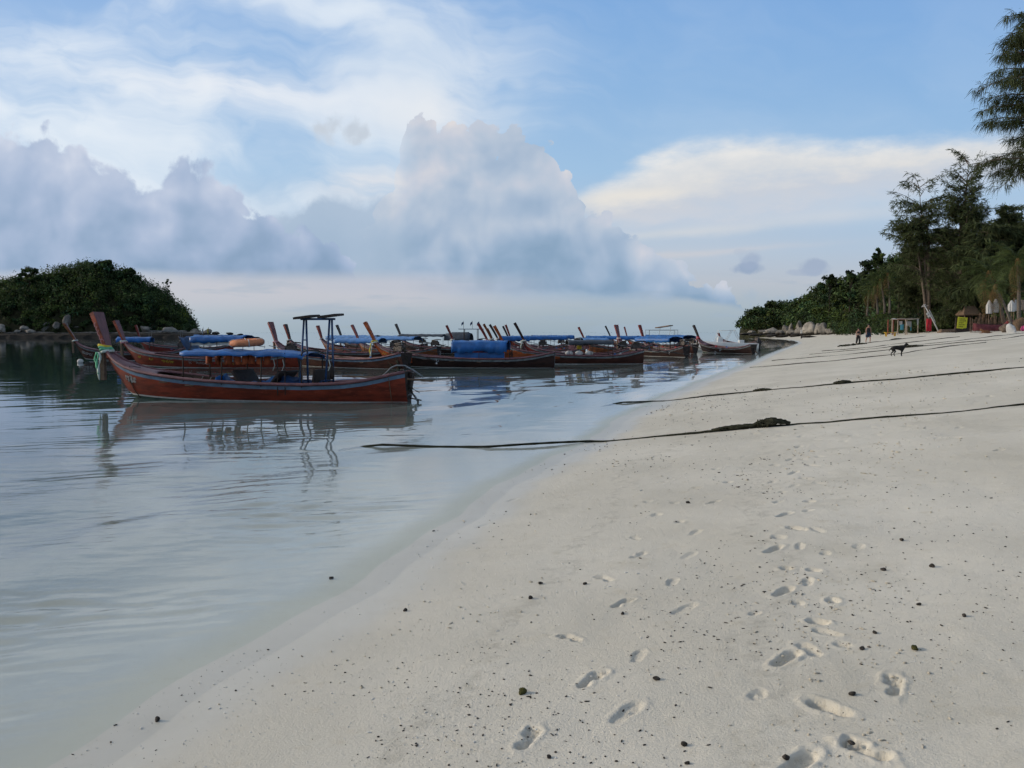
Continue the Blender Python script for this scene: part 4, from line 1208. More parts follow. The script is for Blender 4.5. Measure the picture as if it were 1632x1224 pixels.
for s in (-1, 1):
    MB().tube([(2.6, s * .7, .95), (2.9, s * .65, 2.2), (4.6, s * .65, 2.25), (5.2, s * .7, .9)], .03, 6).build('frame_tube', wm, sp, smooth=True)
    MB().tube([(3.6, s * .7, .95), (4.3, s * .65, 2.22)], .03, 6).build('frame_tube', wm, sp, smooth=True)
for x in (2.9, 4.6): MB().tube([(x, -.65, 2.22), (x, .65, 2.22)], .03, 6).build('frame_tube', wm, sp, smooth=True)
mb = MB(); mb.box((7.15, 0, 1.05), (.42, .4, .55), taper=.75); mb.box((7.2, 0, .45), (.2, .16, .9)); mb.build('outboard_motor', BM['black'], sp, bevel=.05)
mb = MB(); mb.box((5.3, 0, 1.0), (.5, 1.3, .4)); mb.build('seat', wm, sp, bevel=.05)

# ------------------------------------------------------------------ vegetation
def leaf_mat(name, base, var=0.5, trans=0.25, tint=True):
    m = bpy.data.materials.new(name); m.use_nodes = True
    t = m.node_tree; N = NT(t); b = t.nodes['Principled BSDF']
    g = N.node('ShaderNodeNewGeometry')
    rnd = S(N, g.outputs['Random Per Island'])
    c = N.mix(rnd, tuple(x * (1 - var) for x in base), tuple(x * (1 + var) for x in base))
    if tint:
        a = N.node('ShaderNodeAttribute'); a.attribute_name = 'tint'
        c = N.mix(1.0, c, a.outputs['Color'], 'MULTIPLY')
    N.set(b.inputs['Base Color'], c)
    b.inputs['Roughness'].default_value = 0.75
    b.inputs['Specular IOR Level'].default_value = 0.2
    b.inputs['Subsurface Weight'].default_value = 0.0
    tl = N.node('ShaderNodeBsdfTranslucent'); N.set(tl.inputs['Color'], c)
    mx = N.node('ShaderNodeMixShader'); mx.inputs[0].default_value = trans
    t.links.new(b.outputs[0], mx.inputs[1]); t.links.new(tl.outputs[0], mx.inputs[2])
    t.links.new(mx.outputs[0], t.nodes['Material Output'].inputs['Surface'])
    return m
LEAF = leaf_mat('broad_leaves', (0.052, 0.084, 0.026))
NEEDLE = leaf_mat('casuarina_needles', (0.070, 0.088, 0.036), trans=0.35)
FROND = leaf_mat('palm_leaflets', (0.055, 0.075, 0.022), tint=False)
FROND_DRY = leaf_mat('dry_palm_leaflets', (0.16, 0.10, 0.04), tint=False)
BARK = mat('grey_bark', (0.12, 0.095, 0.075), 0.9, 0.35, 5, 0.6, 18, 0.1)
BARK_D = mat('dark_bark', (0.055, 0.045, 0.035), 0.9, 0.35, 5, 0.6, 18, 0.1)
PALMB = mat('palm_bark', (0.13, 0.11, 0.09), 0.9, 0.3, 5, 0.6, 18, 0.1, stretch=(1, 1, 4))
SOIL = mat('leaf_litter', (0.030, 0.030, 0.016), 0.95, 0.4, 0.6, 0.6, 2.0, 0.05)

def rock_mat():
    m = bpy.data.materials.new('granite'); m.use_nodes = True
    t = m.node_tree; N = NT(t); b = t.nodes['Principled BSDF']
    tc = N.node('ShaderNodeTexCoord'); P = tc.outputs['Object']
    g = N.node('ShaderNodeNewGeometry'); sep = N.node('ShaderNodeSeparateXYZ'); t.links.new(g.outputs['Position'], sep.inputs[0])
    z = S(N, sep.outputs[2])
    n = N.noise(P, 0.6, 6, 0.6); n2 = N.noise(P, 2.4, 6, 0.65)
    oi = N.node('ShaderNodeObjectInfo')
    c = N.mix(N.sstep(n, 0.35, 0.65), (0.19, 0.175, 0.15), (0.38, 0.345, 0.30))
    c = N.mix(N.sstep(n2, 0.52, 0.66) * 0.75, c, (0.055, 0.050, 0.046))
    c = N.mix(S(N, oi.outputs['Random']) * 0.55, c, (0.10, 0.09, 0.08))
    # weed-dark tide zone
    c = N.mix(N.sstep(z + (n - 0.5) * 1.0, 2.3, 1.5), c, (0.030, 0.026, 0.022))
    N.set(b.inputs['Base Color'], c); b.inputs['Roughness'].default_value = 0.9; b.inputs['Specular IOR Level'].default_value = 0.15
    bn = N.node('ShaderNodeBump'); bn.inputs['Strength'].default_value = 0.6; bn.inputs['Distance'].default_value = 0.25
    N.set(bn.inputs['Height'], n2); t.links.new(bn.outputs[0], b.inputs['Normal'])
    return m
ROCK = rock_mat()

def leaf_cloud(C, Rad, n, size, r, squash=0.8, tints=None, shell=0.55):
    """n leaf faces round each clump centre C (k,3) with radii Rad; returns verts, quads, tint"""
    k = len(C)
    cen = np.repeat(C, n, 0); rad = np.repeat(Rad, n)
    d = r.normal(size=(k * n, 3)); d /= np.linalg.norm(d, axis=1)[:, None]
    rr = (shell + (1 - shell) * r.random(k * n)) * (0.75 + 0.35 * r.random(k * n))
    p = cen + d * (rad * rr)[:, None] * np.array([1, 1, squash])
    nrm = d + r.normal(0, .65, (k * n, 3)); nrm[:, 2] += .25; nrm /= np.linalg.norm(nrm, axis=1)[:, None]
    a = np.cross(nrm, r.normal(size=(k * n, 3))); a /= np.linalg.norm(a, axis=1)[:, None]
    b = np.cross(nrm, a)
    s = (np.repeat(size, n) if np.ndim(size) else size) * (0.55 + 0.9 * r.random(k * n))
    a = a * s[:, None]; b = b * (s * (.45 + .3 * r.random(k * n)))[:, None]
    V = np.stack([p - a, p - b * .9 + a * .1, p + a, p + b], 1).reshape(-1, 3)
    F = np.arange(len(V)).reshape(-1, 4)
    if tints is None: tints = 0.6 + 0.8 * r.random((k, 1)) * np.ones((1, 3))
    T = np.repeat(np.concatenate([tints, np.ones((k, 1))], 1), n * 4, 0)
    return V, F, T

def tints_for(k, r):
    b = 0.40 + 1.15 * r.random((k, 1)) ** 1.6
    h = r.normal(0, .13, (k, 1))
    return np.clip(b * np.concatenate([1 + h * 1.2, 1 + h * .4, 1 - h], 1), .2, 2.2)

def boulder(name, loc, size, seed, parent=None, flat=.8, m=None):
    r = np.random.default_rng(seed)
    bm_ = bmesh.new(); bmesh.ops.create_icosphere(bm_, subdivisions=3, radius=1.0)
    V = np.array([v.co[:] for v in bm_.verts]); F = [[v.index for v in f.verts] for f in bm_.faces]; bm_.free()
    # chop by random planes for an angular weathered block, then roughen
    for _ in range(15):
        n = r.normal(size=3); n /= np.linalg.norm(n); h = r.uniform(.48, .82)
        d = V @ n; V = V - np.outer(np.maximum(d - h, 0), n)
    V = V * (1 + .10 * fbm(V[:, 0] * 2.3 + seed, V[:, 1] * 2.3 + V[:, 2] * 1.7, 3))[:, None]
    V = V * np.array(size) * np.array([1, 1, flat])
    o = np_mesh(name, V, np.array(F), m or ROCK, parent, smooth=m is not None)
    o.location = loc; o.rotation_euler = (0, 0, r.uniform(0, 6.28))
    return o

def mound(name, cx, cy, rx, ry, prof, m, n=36, k=14):
    """hill: prof(angle 0..2pi, f 0..1 from the rim to the top) -> (x, y, z)"""
    rows = []
    mb = MB()
    for j in range(k + 1):
        rows.append([prof(2 * math.pi * i / n, j / k) for i in range(n)])
    mb.grid(rows, True)
    return mb.build(name, m, None, smooth=True)

# --- wooded islet at the left
ISL_Y = 330.0
isl_px = np.array([-140, -80, -20, 5, 20, 60, 100, 130, 152, 175, 195, 215, 240, 262, 285, 305, 318])
isl_py = np.array([520, 490, 462, 455, 452, 447, 436, 428, 422, 436, 434, 441, 458, 470, 487, 505, 522])
def isl_top(px): return (530 - np.interp(px, isl_px, isl_py)) * ISL_Y / FPX + 2.0
def isl_h(x, y):
    """islet ground height"""
    px = 816 + x / y * FPX
    top = np.maximum(isl_top(px) * (y / ISL_Y) - 4.0, 0.0)
    f = np.clip(1 - ((y - ISL_Y - 22) / 34.0) ** 2, 0, 1)
    return top * f ** .75 + 1.2 * np.clip(f * 6, 0, 1)
gx = np.linspace(xat(-150, ISL_Y), xat(322, ISL_Y), 70); gy = np.linspace(ISL_Y - 13, ISL_Y + 56, 40)
GX, GY = np.meshgrid(gx, gy); GZ = isl_h(GX, GY) - .6
i_ = np.arange(GX.size).reshape(GX.shape)
F_ = np.stack([i_[:-1, :-1].ravel(), i_[:-1, 1:].ravel(), i_[1:, 1:].ravel(), i_[1:, :-1].ravel()], 1)
tag(np_mesh('islet', np.stack([GX.ravel(), GY.ravel(), GZ.ravel()], 1), F_, SOIL, smooth=True), kind='structure')
r = np.random.default_rng(21)
k = 1500
y = ISL_Y + r.uniform(-12, 30, k * 3); x = (r.uniform(-140, 314, k * 3) - 816) / FPX * y
h = isl_h(x, y); ok = h > 1.7
x, y, h = x[ok][:k], y[ok][:k], h[ok][:k]
rad = (1.3 + 3.6 * r.random(len(x)) ** 2.2) * np.clip(h / 8, .55, 1.1)
Cn = np.stack([x, y, h + rad * .35 + r.uniform(-1.2, 2.6, len(x)) * np.clip(h / 9, .2, 1)], 1)
tn = tints_for(len(x), r)
V1, F1, T1 = leaf_cloud(Cn, rad, 100, .38, r, .85, tn, .4)
o = np_mesh('islet_forest', V1, F1, LEAF, attrs={'tint': T1})
tag(o, 'dense dark green forest covering the islet', 'forest', kind='stuff')

def broad_tree(label, base, h, spread, seed, clumps=26, trunk_r=.25, lsize=.42, n=90, bare=0.0, group=None, crown0=.45, lean=(0, 0), m=None, name='broadleaf_tree', tone=1.0):
    """tapered trunk, forking limbs, clumped crown"""
    r = np.random.default_rng(seed)
    root = empty(name, base)
    tag(root, label, 'tree', group)
    mb = MB()
    top = Vector((lean[0], lean[1], h * .72))
    pts = [Vector((0, 0, -.3)), Vector((lean[0] * .1, lean[1] * .1, h * .15)), Vector((lean[0] * .4 + r.normal(0, .1), lean[1] * .4, h * .4)), top]
    mb.tube(pts, [trunk_r * 1.25, trunk_r, trunk_r * .75, trunk_r * .3], 7)
    C = []; Rr = []
    for i in range(clumps):
        f = r.uniform(crown0, 1.0); a = r.uniform(0, 6.28)
        w = spread * math.sin(math.pi * min(.98, (f - crown0) / (1 - crown0) * .8 + .18)) ** .7 * r.uniform(.35, 1.0)
        c = Vector((math.cos(a) * w + lean[0] * f, math.sin(a) * w + lean[1] * f, f * h * .96))
        C.append(c); Rr.append(spread * r.uniform(.22, .38))
        if i % 2 == 0:
            s0 = pts[2].lerp(top, r.uniform(0, .9)) if f > .5 else pts[1].lerp(pts[2], r.uniform(.5, 1))
            mid = s0.lerp(c, .5) + Vector((0, 0, -.06 * h * r.random()))
            mb.tube([s0, mid, c], [trunk_r * .32, trunk_r * .2, trunk_r * .06], 5)
    mb.build('trunk', BARK_D, root, smooth=True)
    if bare < 1:
        C = np.array([c[:] for c in C]); Rr = np.array(Rr)
        V, F, T = leaf_cloud(C, Rr, n, lsize, r, .72, tints_for(len(C), r) * tone, shell=.3)
        np_mesh('crown', V, F, m or LEAF, root, attrs={'tint': T})
    return root

broad_tree('big round-crowned tree standing clear at the left shoulder of the islet', Vector((xat(33, ISL_Y), ISL_Y + 8, 12)), 17, 5.2, 31, 30, .4, .5, 70)
broad_tree('lone bare sapling poking out of the right slope of the islet', Vector((xat(269, ISL_Y + 10), ISL_Y + 10, 13.5)), 11.0, 1.7, 32, 9, .16, .30, 26, crown0=.68)
broad_tree('tree cut by the left picture edge on the islet', Vector((xat(2, ISL_Y), ISL_Y + 6, 10)), 11.5, 3, 33, 12, .2, .4, 40, crown0=.5)
broad_tree('dome-crowned tree on the summit of the islet', Vector((xat(150, ISL_Y), ISL_Y + 12, 21)), 11.0, 5.0, 34, 26, .3, .5, 80)
broad_tree('tree on the ridge just right of the islet summit', Vector((xat(186, ISL_Y), ISL_Y + 12, 17.5)), 11, 5.4, 35, 24, .3, .5, 80)
broad_tree('low spreading tree on the ridge left of the islet summit', Vector((xat(84, ISL_Y), ISL_Y + 10, 16.5)), 10.0, 4.6, 36, 22, .3, .5, 70)
broad_tree('tree on the islet ridge between the low spreading tree and the summit', Vector((xat(118, ISL_Y), ISL_Y + 10, 19)), 9.8, 4.4, 37, 22, .3, .5, 70)

ORD = ['', 'first', 'second', 'third', 'fourth', 'fifth', 'sixth', 'seventh', 'eighth', 'ninth', 'tenth', 'eleventh', 'twelfth', 'thirteenth', 'fourteenth', 'fifteenth', 'sixteenth', 'seventeenth', 'eighteenth', 'nineteenth', 'twentieth', 'twenty-first', 'twenty-second', 'twenty-third']
isl_rocks = [(50, 524, 4.2, 3.2), (43, 519, 4, 3.0), (78, 516, 5.0, 4.6), (108, 503, 4.0, 5.8), (92, 512, 3.2, 3.6), (128, 520, 4.4, 3.2), (30, 525, 3.6, 2.0), (233, 519, 5.0, 3.2), (200, 525, 4.0, 2.2), (275, 521, 7.0, 3.6), (292, 526, 4.2, 2.2), (312, 525, 4.6, 2.8), (332, 525, 4.4, 3.2), (345, 528, 3.0, 1.8),
             (366, 529, 3.6, 1.4), (383, 532, 3.0, 1.0), (150, 528, 6.0, 1.6), (175, 527, 5.0, 1.8), (5, 518, 4.0, 3.6), (65, 530, 3.4, 1.4), (215, 529, 4.0, 1.4), (255, 528, 4.0, 1.6)]
for i, (px, py, w, hh) in enumerate(isl_rocks):
    Yr = ISL_Y - 13 + (i % 3) * 2.0
    ordn = sorted(range(len(isl_rocks)), key=lambda q: isl_rocks[q][0]).index(i) + 1
    lb = {3: 'tall pointed grey boulder among the islet trees', 2: 'large pale triangular boulder on the islet shore', 9: 'broad pale boulder at the right foot of the islet', 12: 'square pale rock just off the right tip of the islet', 14: 'low dark rock farthest out from the islet'}.get(i, 'grey granite boulder on the islet shore, %s from the left' % ORD[ordn])
    o = boulder('boulder', (xat(px, Yr), Yr, max(0.3, 2 + (530 - py) * Yr / FPX - hh * .4)), (w * .52, w * .5, hh * .68), 100 + i)
    tag(o, lb, 'boulder', 'boulders on the islet shore')
# dark tide ledge of the islet
mb = MB(); rows = []
rr = random.Random(9)
for i in range(60):
    px = -150 + 560 * i / 59; Yr = ISL_Y - 17
    hz = (1.3 + .5 * rr.random()) * (1 if px < 325 else max(.25, 1 - (px - 325) / 75))
    rows.append([(xat(px, Yr), Yr - 3 + rr.random(), -.4), (xat(px, Yr), Yr - 1.5, hz * .7), (xat(px, Yr), Yr + 2, hz), (xat(px, Yr), Yr + 9, hz + (1.2 if px < 318 else -.9))])
mb.grid(rows); tag(mb.build('islet_ledge', ROCK, None), kind='structure')

# --- wooded headland at the right end of the beach
hd_px = np.array([1180, 1190, 1205, 1225, 1255, 1285, 1305, 1325, 1345, 1375, 1392, 1410, 1440, 1480, 1530, 1570, 1632, 1760, 2000])
hd_py = np.array([515, 497, 487, 481, 477, 470, 450, 444, 440, 432, 412, 405, 400, 400, 388, 360, 345, 330, 330])
hd_D = lambda px: np.interp(px, [1180, 1250, 1330, 1420, 1500, 1632, 2000], [330, 295, 235, 175, 150, 135, 120])
def hd_point(px, f, jit=0.0):
    """f: 0 at the foot, 1 at the ridge"""
    D = hd_D(px) + f * 55
    ytop = np.interp(px, hd_px, hd_py)
    ztop = 2 + (530 - ytop) * D / FPX
    zf = np.interp(px, [1180, 1200, 1300, 1345, 1400], [4.0, 5.5, 6.0, 3.0, 2.0])
    z = zf + np.maximum(ztop - zf, 0.5) * f ** .9
    return (px - 816) / FPX * D, D, z
rows = []
mb = MB()
for i in range(46):
    px = 1182 + (2000 - 1182) * (i / 45) ** 1.2
    rr_ = []
    for f in (0, .15, .35, .55, .75, .9, 1.0):
        X_, Y_, Z_ = hd_point(px, f)
        rr_.append((X_, Y_ + 4, max(Z_ - 3.2 - (1.5 if f > .8 else 0), 1.0) if f > 0 else -1.0))
    X_, Y_, Z_ = hd_point(px, 1.0); rr_.append((X_ * 1.2, Y_ * 1.2, .5))
    rows.append(rr_)
mb.grid(rows); tag(mb.build('headland', SOIL, None, smooth=True), kind='structure')
r = np.random.default_rng(41)
k = 1000
px = 1186 + (1700 - 1186) * r.random(k) ** 1.15; f = r.random(k) ** .8
X_, Y_, Z_ = hd_point(px, f)
rad = np.clip(Y_ / 90, 1.3, 3.3) * r.uniform(.6, 1.15, k)
Cn = np.stack([X_ + r.normal(0, 1, k), Y_ + r.normal(0, 2, k), np.maximum(Z_ - rad * .6, np.interp(px, [1180, 1310, 1350], [4.8, 5.2, 2.2]) + rad * .3)], 1)
V1, F1, T1 = leaf_cloud(Cn, rad, 75, np.clip(Y_ / 600, .22, .5), r, .85, tints_for(k, r))
tag(np_mesh('headland_forest', V1, F1, LEAF, attrs={'tint': T1}), 'dark green forest on the headland behind the beach', 'forest', kind='stuff')
# crowns that stand out against the sky
for (lb, pxx, pyt, pyb, spr, sd_, c0) in [('round tree at the seaward tip of the headland', 1207, 487, 520, 3.6, 51, .2), ('tree second from the seaward tip of the headland', 1232, 480, 518, 3.6, 52, .2), ('small peaked tree where the headland steps up', 1320, 437, 490, 3.4, 53, .3),
                              ('dark rounded tree on the headland skyline left of the palms', 1352, 430, 485, 3.8, 54, .3), ('dark double-crowned tree on the skyline beside the feathery trees', 1392, 402, 470, 4.2, 55, .35), ('thin ragged tree in front of the skyline left of the feathery trees', 1396, 388, 470, 1.8, 56, .35), ('dark round-topped tree behind the feathery tree', 1430, 398, 470, 3.2, 57, .4)]:
    D = float(hd_D(pxx)) + 14
    zt = 2 + (530 - pyt) * D / FPX; zb = max(1.8, 2 + (530 - pyb) * D / FPX - 4)
    broad_tree(lb, Vector((xat(pxx, D), D, zb)), zt - zb, spr * D / 220, sd_, 22, .22, .24 + D / 1200, 70, crown0=c0, tone=.75)
# rocks under the headland
hr = [(1197, 527, 5, 2.2, 330), (1215, 526, 7, 2.6, 322), (1232, 525, 7.5, 3.4, 312), (1243, 528, 5, 3.0, 306), (1252, 521, 3.2, 3.8, 302), (1259, 519, 2.6, 4.2, 300), (1262, 527, 6, 3.4, 296), (1272, 515, 3.4, 5.8, 292), (1279, 525, 6.5, 4.4, 286), (1292, 520, 7, 5.4, 280), (1302, 522, 4.4, 5.0, 274), (1312, 521, 4.6, 5.2, 266),
      (1322, 524, 4, 3.6, 258), (1188, 531, 6, 1.2, 328), (1207, 532, 8, 1.2, 318), (1230, 533, 8, 1.4, 306), (1246, 534, 6, 1.3, 296), (1268, 533, 5, 1.6, 284), (1222, 529, 6, 1.8, 314)]
for i, (pxx, py, w, hh, D) in enumerate(hr):
    ordn = sorted(range(len(hr)), key=lambda q: hr[q][0]).index(i) + 1
    lb = {5: 'upright pale rock standing in the row under the headland', 7: 'tallest pale split rock under the headland trees', 9: 'dark broad rock beside the beach end'}.get(i, 'weathered granite rock under the headland, %s from the left' % ORD[ordn])
    o = boulder('boulder', (xat(pxx, D - 22), D - 22, max(.1, 2 + (530 - py) * D / FPX - hh * .25)), (w * .42, w * .42, hh * .52), 200 + i, flat=.95)
    tag(o, lb, 'boulder', 'rocks under the headland')

# --- casuarinas (feathery, drooping needles)
def casuarina(label, base, h, seed, nbr=46, spread=5.0, trunk_r=.22, nl=.65, nw=.035, per=90, lean=(0, 0), crown0=.25, taper=.8, droop=1.0, tone=1.0, sector=None, fork=1, hang=1.0, rise=(.25, .75)):
    r = np.random.default_rng(seed)
    root = empty('casuarina_tree', base)
    tag(root, label, 'tree')
    mb = MB(); Vs = []; cols = []
    trunks = []
    for k in range(fork):
        off = Vector((r.normal(0, .12) * h * .25 * (k > 0), r.normal(0, .1) * h * .2 * (k > 0), 0))
        tp = [Vector((0, 0, -.4)), Vector((lean[0] * .15, lean[1] * .15, h * .25)) + off * .3, Vector((lean[0] * .5, lean[1] * .5, h * .6)) + off * .8, Vector((lean[0], lean[1], h * (1 - .12 * k))) + off]
        trunks.append(tp)
        mb.tube(tp, [trunk_r * 1.2, trunk_r * .9, trunk_r * .5, .02], 7)
    def tpos(tp, f):
        z = f * (len(tp) - 1); i = min(len(tp) - 2, int(z)); return tp[i].lerp(tp[i + 1], z - i)
    for i in range(nbr):
        tp = trunks[i % fork]
        f = crown0 + (1 - crown0) * r.random() ** .85
        a = r.uniform(0, 6.28) if sector is None else r.uniform(*sector)
        ln = spread * (1 - taper * (f - crown0) / (1 - crown0)) * r.uniform(.55, 1.1)
        s0 = tpos(tp, f)
        dr = Vector((math.cos(a), math.sin(a), 0))
        up = r.uniform(*rise)
        pts = []
        for j in range(7):
            q = j / 6
            pts.append(s0 + dr * ln * q + Vector((0, 0, ln * (up * q - (.55 * droop) * q * q))))
        mb.tube(pts, [max(.012, trunk_r * .22 * (1 - .85 * j / 6)) for j in range(7)], 4, cap=False)
        # side twigs, each carrying a spray of hanging needles
        ntw = max(5, per // 9)
        for w_ in range(ntw):
            qq = .12 + .88 * (w_ + r.random()) / ntw; qq = min(qq, .995)
            s1 = pts[min(5, int(qq * 6))].lerp(pts[min(6, int(qq * 6) + 1)], qq * 6 - int(qq * 6))
            sd = Vector((-dr.y, dr.x, 0)) * (1 if w_ % 2 else -1)
            tl = ln * .34 * (1.05 - .75 * qq) * r.uniform(.6, 1.3) + nl * .25
            td = (sd * r.uniform(.4, 1.0) + dr * r.uniform(.3, .9) + Vector((0, 0, r.uniform(.0, .45)))).normalized()
            e1 = s1 + td * tl + Vector((0, 0, -.25 * droop * tl))
            mb.tube([s1, s1.lerp(e1, .5) + Vector((0, 0, .05 * tl)), e1], [max(.006, trunk_r * .05), max(.004, trunk_r * .03), .003], 3, cap=False)
            nt = per // 5
            ff = r.random(nt)
            P0 = np.array(s1[:])[None] * (1 - ff)[:, None] + np.array(e1[:])[None] * ff[:, None] + r.normal(0, .05 * nl, (nt, 3))
            lt = nl * r.uniform(.45, 1.25, nt)
            dirn = np.array(td[:])[None] * r.uniform(.1, .9, nt)[:, None] + r.normal(0, .28, (nt, 3)) + np.array([0, 0, -1.0 * hang]) * r.uniform(.15, 1.0, nt)[:, None]
            dirn /= np.linalg.norm(dirn, axis=1)[:, None]
            tip = P0 + dirn * lt[:, None] + np.array([0, 0, -.18])[None] * (lt * hang)[:, None]
            w = np.cross(dirn, r.normal(size=(nt, 3))); w /= np.linalg.norm(w, axis=1)[:, None]
            w = w * nw * r.uniform(.6, 1.4, nt)[:, None]
            mid = P0 + dirn * (lt * .45)[:, None]
            Vs.append(np.stack([P0 - w * .3, mid - w, tip, mid + w], 1).reshape(-1, 3))
            cols.append(np.full((nt * 4, 1), (0.6 + .8 * r.random())) * tone)
    mb.build('trunk', BARK, root, smooth=True)
    V = np.concatenate(Vs); T = np.concatenate(cols) * np.ones((1, 4)); T[:, 3] = 1
    np_mesh('crown', V, np.arange(len(V)).reshape(-1, 4), NEEDLE, root, attrs={'tint': T})
    return root

def gbase(px, Y): 
    x = xat(px, Y); return Vector((x, Y, ground_z(x, Y)))
casuarina('open feathery casuarina leaning seaward over the beach', gbase(1478, 118), 21.0, 61, 170, 5.8, .26, .80, .045, 66, lean=(-2.0, 0), crown0=.34, taper=.42, droop=.75, fork=4, rise=(.4, 1.1), hang=.55)
casuarina('tallest feathery casuarina with pointed double top behind the yellow sign', gbase(1524, 114), 23.5, 62, 230, 4.2, .30, .75, .042, 66, lean=(.8, 0), crown0=.16, taper=.45, droop=.45, fork=4, hang=.25, rise=(.7, 1.5))
casuarina('dense casuarina filling the gap below the leaning one', gbase(1464, 128), 14.0, 63, 110, 6.0, .25, .95, .075, 80, crown0=.08, taper=.5, droop=1.1, tone=.8, fork=3, hang=.6)
casuarina('dense dark casuarina behind the leaning mast', gbase(1512, 124), 15.0, 64, 120, 6.4, .25, .95, .075, 80, crown0=.08, taper=.45, droop=1.1, tone=.75, fork=3, hang=.6)
casuarina('weeping casuarina left of the big palm', gbase(1566, 106), 13.5, 65, 110, 5.4, .25, 1.0, .075, 110, crown0=.16, taper=.4, droop=1.2, tone=.9, fork=2)
casuarina('low casuarina top showing above the palm at the right', gbase(1600, 118), 17.5, 66, 70, 3.4, .2, .8, .06, 80, crown0=.4, taper=.5, fork=3, rise=(.5, 1.2), hang=.4)
casuarina('dense green tree behind the palms at the right edge', gbase(1650, 108), 15.5, 67, 120, 7.0, .3, .9, .09, 110, crown0=.1, taper=.4, droop=1.2, fork=2)
nb = Vector((21.45, 32.0, 0)); nb.z = ground_z(nb.x, nb.y)
casuarina('near casuarina with drooping boughs entering at the upper right', nb, 12.5, 68, 95, 3.2, .24, .42, .010, 150, lean=(-.25, 0), crown0=.60, taper=.20, droop=.9, hang=1.3, tone=.75, rise=(.3, .8))

# --- palms
def frond_mesh(L=3.0, n=26, drop=1.0, seed=0):
    r = np.random.default_rng(seed); V = []; F = []
    def rach(f): return np.array([L * f * (1 - .12 * f), 0, L * (.35 * f - drop * .75 * f * f)])
    mb = MB(); mb.tube([rach(i / 8) for i in range(9)], [.035 * (1 - .8 * i / 8) for i in range(9)], 4)
    for i in range(n):
        f = .14 + .86 * i / (n - 1)
        p = rach(f); t = rach(min(1, f + .02)) - rach(f - .02); t /= np.linalg.norm(t)
        ll = L * .30 * math.sin(math.pi * min(.97, .15 + f * .85)) ** .6
        for s in (-1, 1):
            d = np.array([t[0] * .55, s * .85, -.45 - .3 * r.random()]); d /= np.linalg.norm(d)
            w = t * .03 * L / 3
            m_ = p + d * ll * .5 + np.array([0, 0, .05]); e = p + d * ll + np.array([0, 0, -.15 * ll])
            mb.add([p - w * .5, m_ - w, e, m_ + w, ], [(0, 1, 2, 3)])
    me = bpy.data.meshes.new('frond'); me.from_pydata([tuple(v) for v in mb.v], [], mb.f); me.update()
    return me
FR = [frond_mesh(3.0, 26, d, i) for i, d in enumerate((.7, 1.0, 1.35))]
FRD = frond_mesh(2.4, 20, 1.9, 9)
for me in FR: me.materials.append(FROND)
FRD.materials.append(FROND_DRY)
def palm(label, base, h, lean, seed, nf=20, fs=1.0, r0=.16, dry=4):
    r = random.Random(seed)
    root = empty('palm_tree', base); tag(root, label, 'palm')
    pts = [Vector((lean[0] * f ** 1.4, lean[1] * f ** 1.4, h * f - .3 * (f == 0))) for f in (0, .2, .4, .6, .8, 1)]
    mb = MB(); mb.tube(pts, [r0 * 1.5, r0 * 1.1, r0, r0 * .9, r0 * .85, r0 * .7], 8); mb.build('trunk', PALMB, root, smooth=True)
    top = pts[-1]
    for i in range(nf + dry):
        d = i >= nf
        o = bpy.data.objects.new('frond', FRD if d else FR[i % 3]); link(o, root)
        o.location = top + Vector((0, 0, -.1 if d else .05))
        o.rotation_euler = (r.uniform(-.25, .25), r.uniform(.5, .9) if d else R(-62 + 100 * (i / nf)), 2.4 * i + r.uniform(-.3, .3))
        o.scale = (fs * r.uniform(.85, 1.1),) * 3
    MB().sphere(tuple(top), (r0 * 1.6, r0 * 1.6, r0 * 2.2), 8, 6).build('crown_shaft', FROND_DRY, root, smooth=True)
    return root
palm('big coconut palm at the right edge with brown hanging fronds', gbase(1622, 72), 6.0, (-.3, 0), 71, 22, 1.0)
palm('palm left of the big one with arching fronds above the white parasols', gbase(1600, 78), 5.4, (-1.6, .2), 72, 22, 1.15, dry=6)
palm('small leaning palm whose trunk slants over the clothes bundles', gbase(1612, 66), 3.6, (-1.5, 0), 73, 12, .6, .11, dry=6)
for i, (pxx, D, h, ln) in enumerate([(1397, 165, 5.0, (-.8, 0)), (1408, 160, 6.2, (-1.0, 0)), (1416, 158, 7.2, (-.6, 0)), (1380, 180, 5.0, (.3, 0))]):
    b_ = Vector((xat(pxx, D), D, 6.0))
    palm(('shorter slender palm before the headland, left of the pair', 'left slender palm of the pair before the headland', 'tallest slender palm before the headland', 'low palm half hidden in the headland forest')[i], b_, h, ln, 80 + i, 18, 1.25, .17, dry=3)
# undergrowth at the top of the beach
r = np.random.default_rng(55)
k = 260
pxs = r.uniform(1325, 1720, k); D = np.interp(pxs, [1325, 1400, 1460, 1632, 1720], [215, 150, 122, 92, 88]) + r.uniform(0, 16, k)
xx = (pxs - 816) / FPX * D; zz = land_h(xx, D)
rad = r.uniform(.8, 1.9, k)
Cn = np.stack([xx, D, zz + rad * r.uniform(.3, 1.9, k)], 1)
V1, F1, T1 = leaf_cloud(Cn, rad, 70, .20, r, .8, tints_for(k, r) * .75)
tag(np_mesh('undergrowth', V1, F1, LEAF, attrs={'tint': T1}), 'dark bushes along the top of the beach', 'bushes', kind='stuff')

